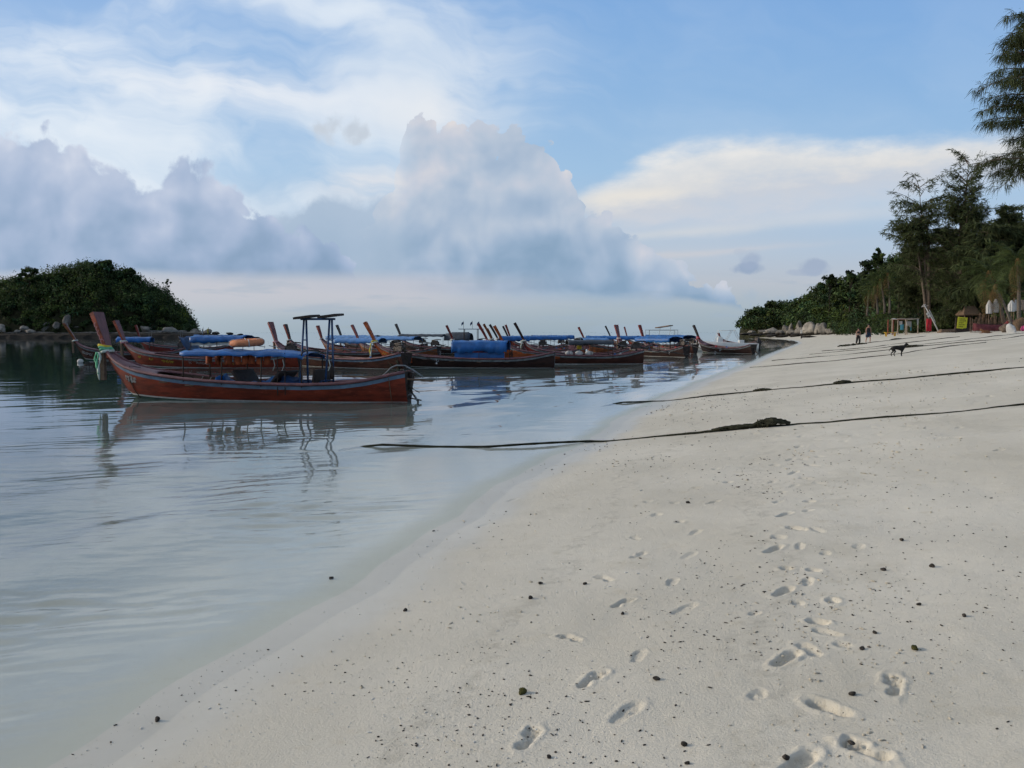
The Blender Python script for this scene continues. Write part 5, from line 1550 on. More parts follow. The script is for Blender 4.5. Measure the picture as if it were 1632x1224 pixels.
# ------------------------------------------------------------------ ropes
ROPE = mat('tarred_rope', (0.040, 0.040, 0.026), 0.95, 0.45, 14, 0.9, 70, 0.1)
def rope(label, pts, r0, knots=(), water_z=0.015, seed=0, name='mooring_rope', sink=None):
    """heavy three-strand rope lying on the sand and running out into the water; pts are spots on the ground"""
    r = random.Random(seed)
    W = []
    for (px, py) in pts:
        g = ground(px, py, water=True); W.append(Vector((g.x, g.y, max(g.z, water_z))))
    # resample evenly
    P = [W[0]]
    for a, b in zip(W[:-1], W[1:]):
        n = max(2, int((b - a).length / (r0 * 5)))
        n = min(n, 60)
        for i in range(1, n + 1):
            q = a.lerp(b, i / n); P.append(q)
    root = empty(name, tuple(W[0])); tag(root, label, 'rope', 'mooring ropes across the beach')
    o = W[0]
    Q = []
    for i, p in enumerate(P):
        z = max(ground_z(p.x, p.y), water_z)
        p = Vector((p.x, p.y, z + r0 * (.45 + .5 * math.sin(i * .11 + seed * 2) * math.sin(i * .043)) + .012 * math.sin(i * .23 + seed) * (r0 / .03)))
        Q.append(p - o)
    if sink:                                  # far end slips under the water
        for k in range(1, 8):
            if k < len(Q): Q[-k].z -= .012 * (8 - k) ** 1.2
    m0 = MB(); m0.tube(Q, [r0 * (1 + .10 * math.sin(i * 1.9 + seed)) for i in range(len(Q))], 7)
    m0.build('strand', ROPE, root, smooth=True)
    for (kpx, kpy, ln, rad, n) in knots:
        g = ground(kpx, kpy) - o
        i0 = min(range(len(Q)), key=lambda i: (Q[i] - g).length)
        d = (Q[min(i0 + 2, len(Q) - 1)] - Q[max(i0 - 2, 0)]).normalized(); s = d.cross(Vector((0, 0, 1))).normalized()
        mb = MB(); c = Q[i0]
        for j in range(n):
            pts_ = []
            a0 = r.uniform(0, 6.28)
            for q in range(9):
                f = -0.5 + q / 8
                a = a0 + q * r.uniform(.6, 1.0)
                env = math.cos(f * 3.0) * .8 + .25
                pts_.append(c + d * ln * f * r.uniform(.85, 1.05) + s * rad * env * math.cos(a) + Vector((0, 0, abs(rad * env * math.sin(a)) * .9 + .01)))
            mb.tube(pts_, r0 * r.uniform(.7, .95), 6)
        # whipping turns round the splice
        for q in range(int(5)):
            f = .12 + q * .06
            mb.torus(tuple(c + d * ln * f + Vector((0, 0, rad * .30))), rad * .62, r0 * .5, 12, 5, M=Matrix((s, Vector((0, 0, 1)), d)).transposed())
        mb.build('knot', ROPE, root, smooth=True)
    return root
rope('near heavy dark rope with a big knotted bundle, running into the water', [(1720, 634), (1632, 645), (1500, 659), (1380, 669), (1250, 679), (1145, 688), (1040, 697), (940, 705), (860, 710), (780, 714), (690, 713), (620, 711), (540, 709)], .021,
     knots=((1224, 681, .62, .135, 16), (1175, 686, .9, .055, 7)), seed=1, sink=True)
rope('second dark rope with two small knots, just beyond the near one', [(1720, 574), (1632, 586), (1540, 595), (1440, 604), (1350, 611), (1275, 618), (1200, 624), (1120, 633), (1040, 640), (955, 645)], .024, knots=((1344, 611, .45, .07, 8), (1212, 623, .50, .06, 7)), seed=2, sink=True)
rope('rope passing under the black dog', [(1572, 546), (1530, 550), (1480, 557), (1440, 563), (1400, 568), (1330, 575), (1250, 582), (1195, 586)], .023, seed=3)
rope('rope with a dark thick piece just behind the black dog', [(1640, 534), (1590, 541), (1530, 546), (1480, 551), (1440, 555), (1400, 560), (1340, 566), (1280, 571), (1230, 575)], .023, knots=((1449, 554, 1.5, .10, 8),), seed=4)
rope('third rope up from the black dog', [(1640, 530), (1570, 538), (1500, 546), (1440, 551), (1390, 556), (1330, 561), (1290, 565)], .022, seed=5)
rope('rope leading from the yellow sign past the two walkers', [(1530, 537), (1500, 540), (1450, 546), (1420, 549), (1395, 553), (1350, 557), (1310, 560)], .025, seed=6)
rope('farthest rope, ending in the dark weed at the walkers\' feet', [(1475, 536), (1440, 540), (1412, 543), (1390, 546), (1372, 548), (1352, 551)], .030, knots=((1432, 541, 1.2, .12, 7),), seed=7)

# heap of weed and old rope near the walkers
hp = ground(1363, 550)
mb = MB(); rr = random.Random(5)
for i in range(26):
    a = Vector((rr.gauss(-.4, .6), rr.gauss(0, .4), 0)); b = a + Vector((rr.uniform(-.9, .9), rr.uniform(-.3, .3), 0)); c = a.lerp(b, .5) + Vector((0, 0, rr.uniform(.03, .10)))
    q = [Vector((v.x + v.y * 0, v.y, ground_z(hp.x + v.x, hp.y + v.y) - hp.z + .04 + v.z)) for v in (a, c, b)]
    mb.tube(q, rr.uniform(.03, .055), 5)
o = mb.build('weed_heap', ROPE, None, smooth=True); o.location = hp
tag(o, 'dark heap of weed and old rope at the water\'s edge by the walkers', 'weed', kind='stuff')

# ------------------------------------------------------------------ figures
SKIN = mat('skin', (0.36, 0.20, 0.14), 0.6, 0.1, 6)
HAIR = mat('dark_hair', (0.018, 0.014, 0.012), 0.6, 0.2, 20)
BLACKC = mat('black_cotton', (0.016, 0.016, 0.018), 0.9, 0.2, 20)
NAVY = mat('navy_cotton', (0.018, 0.032, 0.060), 0.9, 0.25, 20)
def skin_mesh(name, J, Eg, m, parent=None, sub=2, rootj=0):
    """body grown round a skeleton: J [(pos, radius)], Eg edges"""
    me = bpy.data.meshes.new(name)
    me.from_pydata([tuple(p) for p, r_ in J], Eg, [])
    o = link(bpy.data.objects.new(name, me), parent)
    md = o.modifiers.new('Skin', 'SKIN'); md.use_smooth_shade = True
    lay = me.skin_vertices[0] if len(me.skin_vertices) else None
    if lay is not None:
        for i, (p, r_) in enumerate(J):
            lay.data[i].radius = (r_, r_) if not isinstance(r_, tuple) else r_
            lay.data[i].use_root = (i == rootj)
    sm = o.modifiers.new('Subdivision', 'SUBSURF'); sm.levels = sub; sm.render_levels = sub
    me.materials.append(m)
    return o

def walker(label, base, h, kind):
    """person walking towards the camera (+x is to the right in the picture, -y towards the camera)"""
    k = h / 1.75
    root = empty('person', base); root.scale = (k, k, k); tag(root, label, 'person', 'people walking on the beach')
    st = .16 if kind == 'w' else .20      # stride
    J = [((0, 0, .95), .125), ((0, 0, 1.12), .11), ((0, -.01, 1.32), .135), ((0, 0, 1.46), .07), ((0, -.01, 1.53), .052),            # 0 pelvis .. 4 neck
         ((0, -.02, 1.63), .088), ((0, -.02, 1.69), .078),                                                                      # 5,6 head
         ((.095, 0, .88), .095), ((.10, -st, .50), .062), ((.10, -st * .9, .10), .042), ((.11, -st - .13, .035), .036),                # right leg
         ((-.095, 0, .88), .095), ((-.10, st * .35, .48), .062), ((-.10, st * 1.4, .14), .042), ((-.11, st * 1.3 - .11, .04), .036),   # left leg
         ((.18, 0, 1.41), .06), ((.25, .05, 1.13), .043), ((.27, -.02, .90), .033), ((.27, -.05, .80), .03),                          # right arm
         ((-.18, 0, 1.41), .06), ((-.24, -.03, 1.13), .043), ((-.25, -.14, .91), .033), ((-.25, -.18, .82), .03),
         ((.275, -.07, .745), .013), ((.255, -.075, .75), .012), ((.285, -.045, .755), .012), ((-.255, -.21, .765), .013), ((-.235, -.21, .77), .012), ((-.265, -.185, .775), .012)]
    Eg = [(0, 1), (1, 2), (2, 3), (3, 4), (4, 5), (5, 6), (0, 7), (7, 8), (8, 9), (9, 10), (0, 11), (11, 12), (12, 13), (13, 14), (3, 15), (15, 16), (16, 17), (17, 18), (3, 19), (19, 20), (20, 21), (21, 22), (18, 23), (18, 24), (18, 25), (22, 26), (22, 27), (22, 28)]
    body = skin_mesh('body', J, Eg, SKIN, root)
    # face
    mb = MB()
    for s in (-1, 1): mb.sphere((s * .032, -.102, 1.665), (.012, .008, .009), 6, 5)
    mb.build('eyes', HAIR, root)
    MB().sphere((0, -.112, 1.645), (.014, .02, .022), 7, 6).build('nose', SKIN, root, smooth=True)
    MB().sphere((0, -.10, 1.60), (.024, .008, .007), 7, 5).build('mouth', BM['redcloth'], root, smooth=True)
    if kind == 'w':
        mb = MB(); mb.sphere((0, .015, 1.69), (.10, .10, .10), 12, 8); mb.sphere((0, .05, 1.80), (.045, .045, .04), 9, 7); mb.build('hair', HAIR, root, smooth=True)
        skin_mesh('crop_top', [((0, -.01, 1.14), .185), ((0, -.012, 1.34), .185), ((.09, -.01, 1.45), .10), ((-.09, -.01, 1.45), .10)], [(0, 1), (1, 2), (1, 3)], BLACKC, root)
        skin_mesh('trousers', [((0, 0, 1.06), .165), ((0, 0, .92), .172), ((.095, 0, .84), .14), ((.10, -st, .50), .115), ((.10, -st * .9, .06), .09), ((-.095, 0, .84), .14), ((-.10, st * .35, .48), .115), ((-.10, st * 1.4, .10), .09)], [(0, 1), (1, 2), (2, 3), (3, 4), (1, 5), (5, 6), (6, 7)], BLACKC, root)
    else:
        mb = MB(); mb.sphere((0, .012, 1.70), (.112, .115, .10), 12, 8); mb.build('hair', HAIR, root, smooth=True)
        mb = MB(); mb.box((0, -.108, 1.668), (.13, .02, .035)); mb.build('sunglasses', HAIR, root, bevel=.006)
        skin_mesh('tank_top', [((0, 0, .86), .19), ((0, 0, 1.12), .175), ((0, -.01, 1.32), .20), ((.11, 0, 1.48), .10), ((-.11, 0, 1.48), .10)], [(0, 1), (1, 2), (2, 3), (2, 4)], BLACKC, root)
        skin_mesh('shorts', [((0, 0, 1.02), .18), ((0, 0, .90), .18), ((.10, -.01, .78), .145), ((.105, -st * .7, .50), .14), ((-.10, 0, .78), .145), ((-.105, st * .25, .49), .14)], [(0, 1), (1, 2), (2, 3), (1, 4), (4, 5)], NAVY, root)
    return root
g1 = ground(1367.5, 548.5); g2 = ground(1383.5, 546.5)
hpx = lambda g, px_: px_ * g.y / FPX
walker('walking woman in black crop top and long dark trousers', g1, min(1.72, max(1.5, hpx(g1, 25.5))), 'w')
walker('walking man in black tank top and navy shorts', g2, min(1.9, max(1.65, hpx(g2, 29.5))), 'm')

FUR = mat('black_fur', (0.012, 0.011, 0.010), 0.85, 0.3, 20, 0.4, 50)
FURB = mat('tan_fur', (0.22, 0.10, 0.045), 0.85, 0.3, 20, 0.4, 50)
def dog_standing(label, base, sc, rz):
    root = empty('dog', base, rz); root.scale = (sc,) * 3; tag(root, label, 'dog')
    # faces +x
    J = [((-.30, 0, .50), .105), ((-.10, 0, .515), .105), ((.12, 0, .49), .135), ((.26, 0, .52), .115), ((.36, 0, .63), .07), ((.43, -.01, .715), .068), ((.505, -.02, .695), .042), ((.55, -.025, .685), .028),
         ((-.33, .07, .42), .085), ((-.27, .08, .28), .05), ((-.40, .08, .17), .03), ((-.38, .08, .03), .024), ((-.33, .08, .015), .022),
         ((-.33, -.07, .42), .085), ((-.20, -.08, .28), .05), ((-.30, -.08, .17), .03), ((-.26, -.08, .03), .024), ((-.21, -.08, .015), .022),
         ((.20, .08, .36), .055), ((.20, .085, .20), .032), ((.21, .085, .03), .024), ((.25, .085, .015), .022),
         ((.20, -.08, .36), .055), ((.12, -.085, .20), .032), ((.12, -.085, .03), .024), ((.16, -.085, .015), .022),
         ((-.41, 0, .50), .035), ((-.50, 0, .38), .024), ((-.56, 0, .30), .015),
         ((.41, .045, .80), .016), ((.41, -.055, .80), .016)]
    Eg = [(0, 1), (1, 2), (2, 3), (3, 4), (4, 5), (5, 6), (6, 7), (0, 8), (8, 9), (9, 10), (10, 11), (11, 12), (0, 13), (13, 14), (14, 15), (15, 16), (16, 17), (2, 18), (18, 19), (19, 20), (20, 21), (2, 22), (22, 23), (23, 24), (24, 25), (0, 26), (26, 27), (27, 28), (5, 29), (5, 30)]
    skin_mesh('body', J, Eg, FUR, root, rootj=1)
    return root
gd = ground(1432, 568)
dog_standing('black short-haired dog standing on the sand, looking right', gd, 27.5 / 1.02 * gd.y / FPX, R(-6))
def dog_lying(label, base, sc, rz):
    root = empty('dog', base, rz); root.scale = (sc,) * 3; tag(root, label, 'dog')
    J = [((-.28, 0, .13), .12), ((-.05, 0, .15), .13), ((.18, 0, .16), .13), ((.32, .02, .24), .08), ((.40, .02, .32), .07), ((.49, .02, .29), .04), ((.54, .02, .28), .028),
         ((-.30, -.12, .09), .08), ((-.14, -.17, .05), .035), ((-.26, -.2, .03), .025), ((.20, -.10, .09), .05), ((.36, -.13, .04), .03), ((.48, -.13, .03), .024), ((.22, .10, .09), .05), ((.38, .12, .04), .03), ((.50, .12, .03), .024),
         ((-.42, .02, .10), .03), ((-.55, -.05, .05), .02), ((.38, .06, .40), .016), ((.38, -.03, .40), .016)]
    Eg = [(0, 1), (1, 2), (2, 3), (3, 4), (4, 5), (5, 6), (0, 7), (7, 8), (8, 9), (2, 10), (10, 11), (11, 12), (2, 13), (13, 14), (14, 15), (0, 16), (16, 17), (4, 18), (4, 19)]
    skin_mesh('body', J, Eg, FURB, root, rootj=1)
gl_ = ground(1571, 531.5)
dog_lying('tan dog lying on the sand below the folded parasols', gl_, 1.0, R(175))

# ------------------------------------------------------------------ camp at the top of the beach
def spot(px, D): return gbase(px, D)
BAM = mat('bleached_timber', (0.34, 0.27, 0.21), 0.85, 0.3, 8, 0.3, 30)
REDW = mat('red_timber', (0.24, 0.06, 0.04), 0.8, 0.3, 8)
WCL = mat('white_canvas', (0.46, 0.455, 0.44), 0.85, 0.12, 5, 0.3, 9)
AQUA = mat('aqua_cloth', (0.10, 0.34, 0.42), 0.85, 0.2, 8)
SIGNY = mat('yellow_board', (0.48, 0.46, 0.02), 0.6, 0.15, 6)
THATCH = mat('thatch', (0.12, 0.078, 0.048), 0.95, 0.4, 12, 0.9, 30)

# timber stall hung with clothes
DG = 112.0
gz = empty('clothes_stall', spot(1443, DG), R(0)); tag(gz, 'open timber stall hung with white and blue clothes', 'stall')
s_ = DG / FPX
for i, (px, top, yy, m_) in enumerate([(1420.5, 502, 0, BAM), (1425.5, 503, 2.2, REDW), (1429.5, 504, 0, BAM), (1439.5, 503, -.4, BAM), (1461.5, 501, 0, BAM), (1434, 504, 2.2, REDW), (1456.5, 502, 2.2, BAM)]):
    x = (px - 1443) * s_; hgt = (527.5 - top) * s_
    MB().box((x, yy, hgt / 2), (.11, .11, hgt)).build('post', m_, gz)
for (a, b, z, yy, m_) in [(1420, 1440, 503.5, 0, REDW), (1429, 1463, 501.8, 0, BAM), (1429, 1463, 503.2, 2.2, BAM)]:
    MB().box(((((a + b) / 2) - 1443) * s_, yy, (527.5 - z) * s_), ((b - a) * s_, .09, .09)).build('beam', m_, gz)
mb = MB(); rows = []
for i in range(12):
    f = i / 11; x = (1431 + 32 * f - 1443) * s_
    rows.append([(x, y_, (527.5 - 502.2) * s_ + .06 - .14 * math.sin(math.pi * j / 5) + .04 * math.sin(i * 1.3)) for j, y_ in enumerate(np.linspace(-.1, 2.3, 6))])
mb.grid(rows); mb.build('roof_cloth', WCL, gz, smooth=True, solid=.02)
for i, (px, w, z0, z1, yy, m_) in enumerate([(1434, 2.5, 506, 512, .2, WCL), (1435.5, 5, 511, 520, -.1, AQUA), (1437, 2.2, 506, 512, .3, WCL), (1447.5, 5.0, 506, 513, .4, WCL), (1452.5, 3.4, 506, 515, .6, WCL), (1460.6, 3.6, 502.5, 512, -.05, WCL), (1456, 2.4, 508, 521, 1.0, AQUA), (1446.8, 2.6, 514, 521, .5, BAM), (1443, 2.4, 505, 519, 1.2, NAVY)]):
    mb = MB(); rows = []
    for j in range(6):
        f = j / 5
        rows.append([((px + w * (q / 4 - .5) * (1 - .3 * f * (i == 5)) - 1443) * s_, yy + .06 * math.sin(q * 2.2 + i), (527.5 - z0 - (z1 - z0) * f) * s_) for q in range(5)])
    mb.grid(rows); mb.build('hanging_cloth', m_, gz, smooth=True, solid=.015)
# yellow bench
bn_ = empty('bench', spot(1418, 110)); tag(bn_, 'small yellow wooden bench left of the clothes stall', 'bench')
yb = mat('yellow_paint', (0.50, 0.30, 0.03), 0.7, 0.2, 6)
MB().box((0, 0, .55), (1.6, .45, .08)).build('seat', yb, bn_)
for s in (-1, 1):
    for t in (-1, 1): MB().box((s * .6, t * .15, .26), (.09, .09, .52), rotm('Y', s * .15)).build('leg', yb, bn_)
# red wrap hanging from a line post
rp = empty('red_wrap', spot(1479, 106)); tag(rp, 'long red cloth hung on a post right of the clothes stall', 'cloth')
MB().tube([(0, .1, 0), (0, .1, 2.0)], .035, 6).build('post', BAM, rp)
MB().tube([(-.35, .1, 1.85), (.35, .1, 1.85)], .025, 5).build('cross_bar', BAM, rp)
mb = MB(); rows = [[(x_ * (1 + .25 * f), .02 + .07 * math.sin(x_ * 16 + f * 3), 1.88 - 1.6 * f) for x_ in np.linspace(-.30, .30, 11)] for f in np.linspace(0, 1, 8)]
mb.grid(rows); mb.build('cloth', BM['redcloth'], rp, smooth=True, solid=.02)
# leaning mast with cross-pieces
ms = empty('leaning_mast', spot(1497.5, 100)); tag(ms, 'pale leaning mast with short cross-pieces stuck in the sand', 'mast')
s_ = 100 / FPX
tip = Vector(((1469 - 1497) * s_, 0, (526 - 481) * s_))
MB().tube([(0, 0, -.3), tip * .5, tip], [.085, .075, .05], 8).build('mast', BM['white'], ms, smooth=True)
MB().tube([tip * .35 + Vector((.12, 0, .05)), tip * .78 + Vector((.22, 0, .12))], .04, 6).build('side_spar', BM['white'], ms, smooth=True)
for f, w in ((.94, .42), (.985, .2)):
    MB().tube([tip * f + Vector((-w, 0, -.08)), tip * f + Vector((w, 0, .06))], .035, 6).build('cross_piece', BM['white'], ms, smooth=True)
for f in (.62, .70):
    MB().box(tip * f + Vector((-.12, -.05, -.06)), (.42, .1, .26), rotm('Y', -.55)).build('bracket', BM['white'], ms, bevel=.02)
MB().box((.5, 0, .12), (1.6, .7, .35), rotm('Z', .2)).build('base_sledge', BM['wood'], ms, bevel=.05)
# yellow notice board on posts
sg = empty('notice_board', spot(1531, 90)); tag(sg, 'yellow notice board with black painted lines on a dark stand', 'sign')
s_ = 90 / FPX
MB().box((0, -.06, 1.02), (1.05, .05, 1.25), rotm('Y', .09)).build('board', SIGNY, sg)
rr = random.Random(12)
for i in range(5):
    z = 1.45 - .21 * i; x0_ = -.34
    mb = MB()
    for k in range(rr.randint(3, 5)):
        w = rr.uniform(.06, .2)
        if x0_ + w > .40: break
        mb.box((x0_ + w / 2 + (z - 1.02) * .09, -.090, z), (w, .006, .085)); x0_ += w + .05
    mb.build('painted_line', BLACKC, sg)
for x_ in (-.62, .58): MB().box((x_, .05, .75), (.10, .10, 1.7)).build('post', BM['darkwood'], sg)
MB().box((-1.2, .2, .14), (2.3, .5, .34), rotm('Z', .1)).build('log', BM['wood'], sg, bevel=.08)
MB().box((.3, .3, .22), (1.6, .8, .45), rotm('Z', -.1)).build('base_box', BM['darkwood'], sg, bevel=.03)
# thatched hut
ht = empty('thatched_hut', spot(1541, 104)); tag(ht, 'small hut with brown thatched roof behind the yellow board', 'hut')
mb = MB()
mb.add([(-1.1, -1, 2.0), (1.1, -1, 2.0), (.75, .0, 3.1), (-.5, .0, 3.1), (-1.1, 1, 2.0), (1.1, 1, 2.0)], [(0, 1, 2, 3), (5, 4, 3, 2), (1, 5, 2), (4, 0, 3)])
mb.build('roof', THATCH, ht, solid=.16)
for x_ in (-.85, .85):
    for y_ in (-.7, .7): MB().tube([(x_, y_, -.2), (x_, y_, 2.1)], .06, 7).build('post', BM['wood'], ht, smooth=True)
MB().box((0, .72, 1.0), (1.7, .08, 2.0)).build('back_wall', BM['darkwood'], ht)
# low dark shed with stick fence
fc = empty('stick_fence', spot(1577, 77)); tag(fc, 'fence of grey upright sticks below the folded parasols', 'fence')
rr = random.Random(31)
for i in range(30):
    x_ = -1.9 + 3.6 * i / 29
    MB().tube([(x_, 0, -.1), (x_ + rr.uniform(-.06, .06), rr.uniform(-.04, .04), rr.uniform(1.1, 1.75))], .03, 5).build('stick', BM['wood'], fc)
MB().box((-.1, .05, .8), (3.8, .05, .06)).build('rail', BM['wood'], fc)
# folded parasols
def parasol(label, px, D, ztop, hgt, seed=0):
    root = empty('folded_parasol', spot(px, D)); tag(root, label, 'parasol', 'folded white parasols')
    MB().tube([(0, 0, -.2), (0, 0, ztop)], .03, 6).build('pole', BM['wood'], root)
    mb = MB(); rows = []
    for j in range(9):
        f = j / 8
        rad = .05 + .20 * min(1, f * 2.4) * (1 - .12 * f)
        rows.append([(rad * (1 + .22 * math.cos(8 * a + seed)) * math.cos(a), rad * (1 + .22 * math.cos(8 * a + seed)) * math.sin(a), ztop - hgt * f) for a in np.linspace(0, 2 * math.pi, 33)[:-1]])
    mb.grid(rows, True); mb.build('folded_canopy', WCL, root, smooth=True)
parasol('left of the two folded white parasols above the stick fence', 1573.5, 76, 2.95, 1.25, 1)
parasol('right of the two folded white parasols above the stick fence', 1583.5, 76, 3.02, 1.25, 2)
parasol('folded white parasol behind the leaning palm trunk', 1609, 70, 2.65, .95, 3)
# clothes line with pale garments
cl = empty('clothes_line', spot(1626, 74)); tag(cl, 'line of pale garments at the right edge of the beach', 'clothes line')
for x_ in (-.75, 1.6): MB().tube([(x_, 0, -.2), (x_, 0, 2.9)], .04, 6).build('post', BM['wood'], cl)
MB().tube([(-.75, 0, 2.78), (.4, 0, 2.70), (1.6, 0, 2.78)], .012, 4).build('line', ROPE, cl)
for i in range(7):
    mb = MB(); x_ = -.62 + .32 * i; w = .26; ln = (1.0, 1.15, .95, 1.2, 1.1, 1.0, 1.2)[i]
    rows = [[(x_ + w * (q / 5 - .5) * (1 + .2 * f), .05 * math.sin(q * 2 + i), 2.73 - ln * f) for q in range(6)] for f in np.linspace(0, 1, 7)]
    mb.grid(rows); mb.build('garment', (WCL, BAM, BAM, WCL, BAM, WCL, BAM)[i], cl, smooth=True, solid=.02)
MB().box((0.6, -.2, 3.55), (2.6, .5, .06), rotm('Y', -.08)).build('shade_board', BM['wood'], cl)
# bundles and boats' gear at the foot of the palms
def bundle(label, px, D, size, m_, seed, name='cloth_bundle', cat='bundle'):
    b_ = boulder(name, tuple(spot(px, D) + Vector((0, 0, size[2] * .55))), size, seed, flat=1.0, m=m_)
    tag(b_, label, cat)
bundle('white sack heap at the foot of the palms', 1611, 64, (.72, .5, .50), WCL, 301, 'sack_heap', 'sacks')
bundle('pink cloth heap at the right edge of the beach', 1631, 66, (.6, .5, .42), mat('magenta_cloth', (0.42, 0.05, 0.16), 0.85, 0.3, 8), 302)
bundle('brown stump at the foot of the palms', 1598, 66, (.42, .4, .5), BARK, 303, 'stump', 'stump')
bundle('dull red heap beside the leaning palm trunk', 1606, 72, (.9, .6, .75), BM['maroon'], 304)
bundle('brown nets heaped under the garments', 1624, 70, (1.0, .7, .8), THATCH, 305, 'net_heap', 'nets')
# overturned dark red canoe in the shade
cn = empty('canoe', spot(1588, 74), R(4)); tag(cn, 'upturned dull red canoe lying in the shade before the stick fence', 'canoe')
mb = MB(); rows = []
for i in range(13):
    f = i / 12; w = .45 * math.sin(math.pi * min(.985, max(.015, f))) ** .6
    rows.append([(-2.3 + 4.6 * f, -w * math.cos(a), .05 + (.55 + .12 * (2 * f - 1) ** 2) * math.sin(a)) for a in np.linspace(0, math.pi, 9)])
mb.grid(rows); mb.build('hull', mat('faded_red', (0.14, 0.035, 0.04), 0.75, 0.3, 4), cn, smooth=True, solid=.03)
MB().box((0, 0, .66), (3.4, .05, .05)).build('keel', BM['darkwood'], cn)
# driftwood and a white marker post at the far end of the beach
dw = ground(1290, 538)
o = MB().tube([(-2.2, 0, .15), (0, .1, .3), (2.0, -.1, .15)], [.2, .3, .12], 7).build('driftwood_log', BM['darkwood'], None, smooth=True); o.location = dw; tag(o, 'dark driftwood log at the far end of the beach', 'log')
wm_ = ground(1277, 539.5, water=True)
mk = empty('marker_post', wm_); tag(mk, 'white topped post standing in the shallows before the far rocks', 'post')
MB().tube([(0, 0, -.6), (0, 0, 1.4)], .16, 8).build('post', BM['darkwood'], mk); MB().tube([(0, 0, 1.4), (0, 0, 2.3), (0, 0, 2.4)], [.26, .22, .05], 9).build('white_cap', BM['white'], mk)

# ------------------------------------------------------------------ pebbles and beach debris
PEB = mat('dark_coral_rubble', (0.055, 0.048, 0.042), 0.9, 0.5, 30, 0.6, 80, 0.1, coord='Object')
PEBG = mat('mossy_coral', (0.065, 0.062, 0.022), 0.9, 0.4, 30, 0.6, 80, 0.1)
SHELL = mat('bleached_shell', (0.66, 0.64, 0.60), 0.7, 0.15, 30)
def pebble_mesh(seed, n=1, sub=2):
    r = np.random.default_rng(seed)
    bm_ = bmesh.new(); bmesh.ops.create_icosphere(bm_, subdivisions=sub, radius=1.0)
    V = np.array([v.co[:] for v in bm_.verts]); F = np.array([[v.index for v in f.verts] for f in bm_.faces]); bm_.free()
    for _ in range(6):
        n_ = r.normal(size=3); n_ /= np.linalg.norm(n_); d = V @ n_; V = V - np.outer(np.maximum(d - r.uniform(.45, .8), 0), n_)
    return V * (1 + .18 * fbm(V[:, 0] * 2 + seed, V[:, 1] * 2 + V[:, 2], 2))[:, None] * np.array([1, r.uniform(.6, .9), r.uniform(.5, .8)]), F
big = [(832, 1104, 8.5, 'g', 'mossy green-brown lump of coral, largest on the near sand'), (1458, 1038, 7.5, 'g', 'olive coral lump lying right of the footprint trail'), (1090, 1190, 6.5, 'd', 'dark pebble at the bottom centre, right of the shoe print'), (1095, 1218, 5, 'd', 'dark pebble cut close to the bottom edge'),
       (251, 1149, 6, 'd', 'pair-sized dark pebble nearest the lower left water edge'), (1046, 1085, 6, 'd', 'dark lump with a twig right of the deep bare footprint'), (1394, 1010, 5, 'd', 'single black pebble right of the trail, above the olive lump'), (1358, 1112, 6, 'd', 'reddish dark pebble right of the large shoe print'), (1252, 1210, 8, 'd', 'pointed dark stone at the bottom of the trail'),
       (1356, 1188, 6, 'd', 'dark stone beside the lowest bare footprint'), (1374, 1038, 4.5, 'd', 'dark pebble left of the olive coral lump'), (875, 1208, 5, 'd', 'dark pebble below the lowest left footprint'), (1097, 802, 4.5, 'd', 'dark pebble alone at the upper left of the trail'), (1437, 863, 4.5, 'd', 'flat dark pebble on the smooth sand at right'),
       (646, 974, 4.5, 'd', 'dark pebble near the water edge, left of the footprints'), (528, 923, 4.5, 'd', 'dark pebble lying in the thin film of water'), (1485, 904, 5, 'd', 'dark pebble on smooth sand, upper right'), (1465, 965, 5, 'd', 'dark pebble on smooth sand, lower right'), (1536, 983, 5, 'd', 'dark pebble farthest right on the smooth sand'), (1407, 1104 - 196, 5, 'd', 'dark pebble right of the scuffed footprints'),
       (862, 930, 4.5, 'd', 'dark pebble beside the upper left bare footprints'), (845, 954, 5, 'd', 'dark pebble below another, left of the bare footprints'), (932, 930, 4, 'd', 'dark pebble just left of the upper shoe print'), (992, 978, 4, 'd', 'dark pebble under the tilted footprint')]
for i, (px, py, s, k_, lb) in enumerate(big):
    g = ground(px, py); D = math.hypot(g.y, 1.6)
    V, F = pebble_mesh(400 + i)
    rad = s * D / FPX
    o = np_mesh('pebble', V * rad, F, PEBG if k_ == 'g' else PEB, smooth=True); o.location = (g.x, g.y, g.z + rad * .38); o.rotation_euler = (0, 0, i * 1.3)
    tag(o, lb, 'pebble', 'larger pebbles on the near sand')
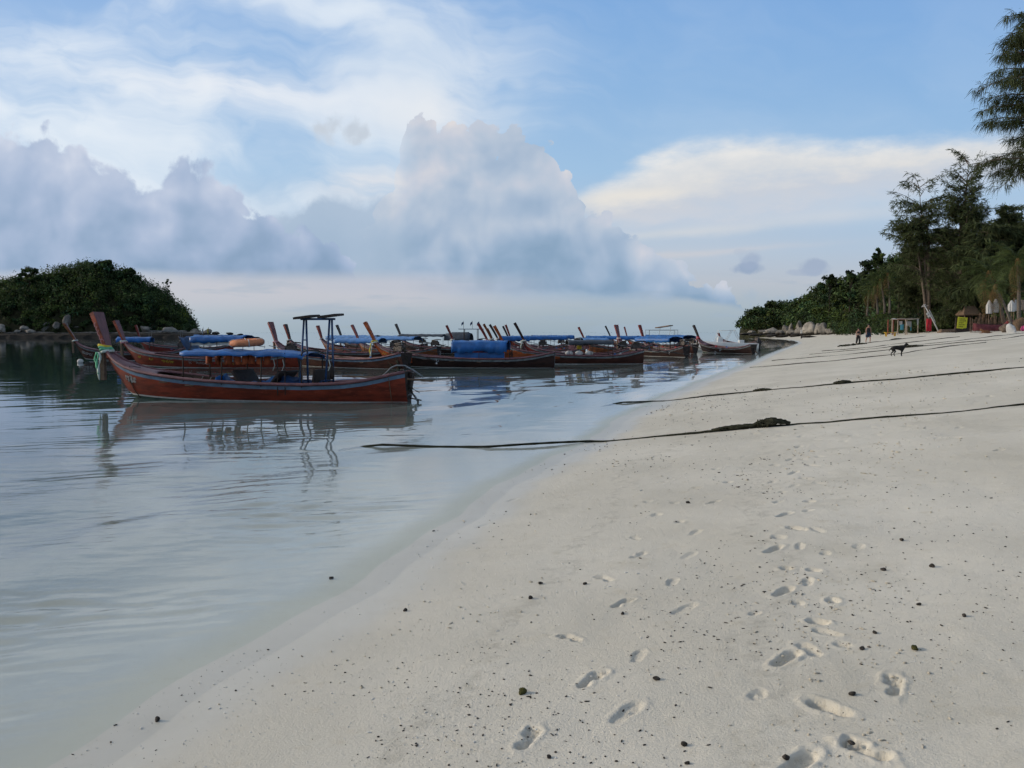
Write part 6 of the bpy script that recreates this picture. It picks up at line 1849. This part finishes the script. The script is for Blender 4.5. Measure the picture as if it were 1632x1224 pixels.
def debris(name, label, N_, rad_px, m_, seed, dens):
    r = np.random.default_rng(seed)
    base = [pebble_mesh(500 + j, sub=1) for j in range(5)]
    Vs, Fs, off = [], [], 0
    cnt = 0
    while cnt < N_:
        n = 4000
        y = 2.6 * (26 / 2.6) ** r.random(n); x = y * r.uniform(-.7, .72, n)
        d = shore_d(x, y); p = dens(x, y, d)
        ok = (r.random(n) < p) & (d > -.25)
        for x_, y_ in zip(x[ok], y[ok]):
            if cnt >= N_: break
            rad = (rad_px[0] + (rad_px[1] - rad_px[0]) * r.random() ** 3) * (.5 + .5 * y_ / 5) * 5 / FPX
            V, F = base[r.integers(5)]
            a = r.uniform(0, 6.28); c_, s_ = math.cos(a), math.sin(a)
            W_v = V * rad * np.array([r.uniform(.8, 2.2) if r.random() < .35 else 1.0, r.uniform(.6, 1.0), r.uniform(.5, 1.1)]); W_v = np.stack([W_v[:, 0] * c_ - W_v[:, 1] * s_, W_v[:, 0] * s_ + W_v[:, 1] * c_, W_v[:, 2]], 1)
            Vs.append(W_v + np.array([x_, y_, ground_zs(x_, y_) + rad * .3])); Fs.append(F + off); off += len(V); cnt += 1
    o = np_mesh(name, np.concatenate(Vs), np.concatenate(Fs), m_, smooth=True)
    tag(o, label, 'debris', kind='stuff')
_gy = np.geomspace(2.3, 30, 260); _gu = np.linspace(-.75, .75, 240)
_GH = (land_h((_gu[None, :] * _gy[:, None]).ravel(), np.repeat(_gy, len(_gu))) + micro((_gu[None, :] * _gy[:, None]).ravel(), np.repeat(_gy, len(_gu)))).reshape(len(_gy), len(_gu))
def ground_zs(x, y):
    i = min(len(_gy) - 2, max(0, np.searchsorted(_gy, y) - 1)); u = x / y; f = (u - _gu[0]) / (_gu[1] - _gu[0]); j = min(len(_gu) - 2, max(0, int(f))); f -= j
    g = (y - _gy[i]) / (_gy[i + 1] - _gy[i])
    return (_GH[i, j] * (1 - f) + _GH[i, j + 1] * f) * (1 - g) + (_GH[i + 1, j] * (1 - f) + _GH[i + 1, j + 1] * f) * g
clump = lambda x, y: np.clip(.4 + 2.2 * fbm(x * .7, y * .7, 3), .03, 1)
debris('dark_grit', 'scattered small dark coral grit over the near sand', 4200, (.5, 2.6), PEB, 61, lambda x, y, d: clump(x, y) * np.clip(.25 + np.exp(-((d - 2.2) / 1.8) ** 2), 0, 1))
debris('shell_grit', 'tiny pale shell pieces over the near sand', 1600, (.8, 2.4), SHELL, 62, lambda x, y, d: clump(x + 5, y) * np.clip(.15 + np.exp(-((d - 1.2) / 1.3) ** 2), 0, 1))
SANDC = MATS.get('sand_clod') or mat('sand_clod', (0.50, 0.45, 0.36), 0.95, 0.2, 30, 0.5, 90, 0.05)
debris('sand_clods', 'small crumbs of sand thrown up round the footprints', 1800, (1.0, 3.6), SANDC, 63, lambda x, y, d: np.clip(np.exp(-((x - .46 * y + .1) / (.10 * y)) ** 2) * clump(x * 2, y * 2) * 1.2 + .5 * np.exp(-((d - 1.0) / .9) ** 2) * clump(x, y + 3), 0, 1))
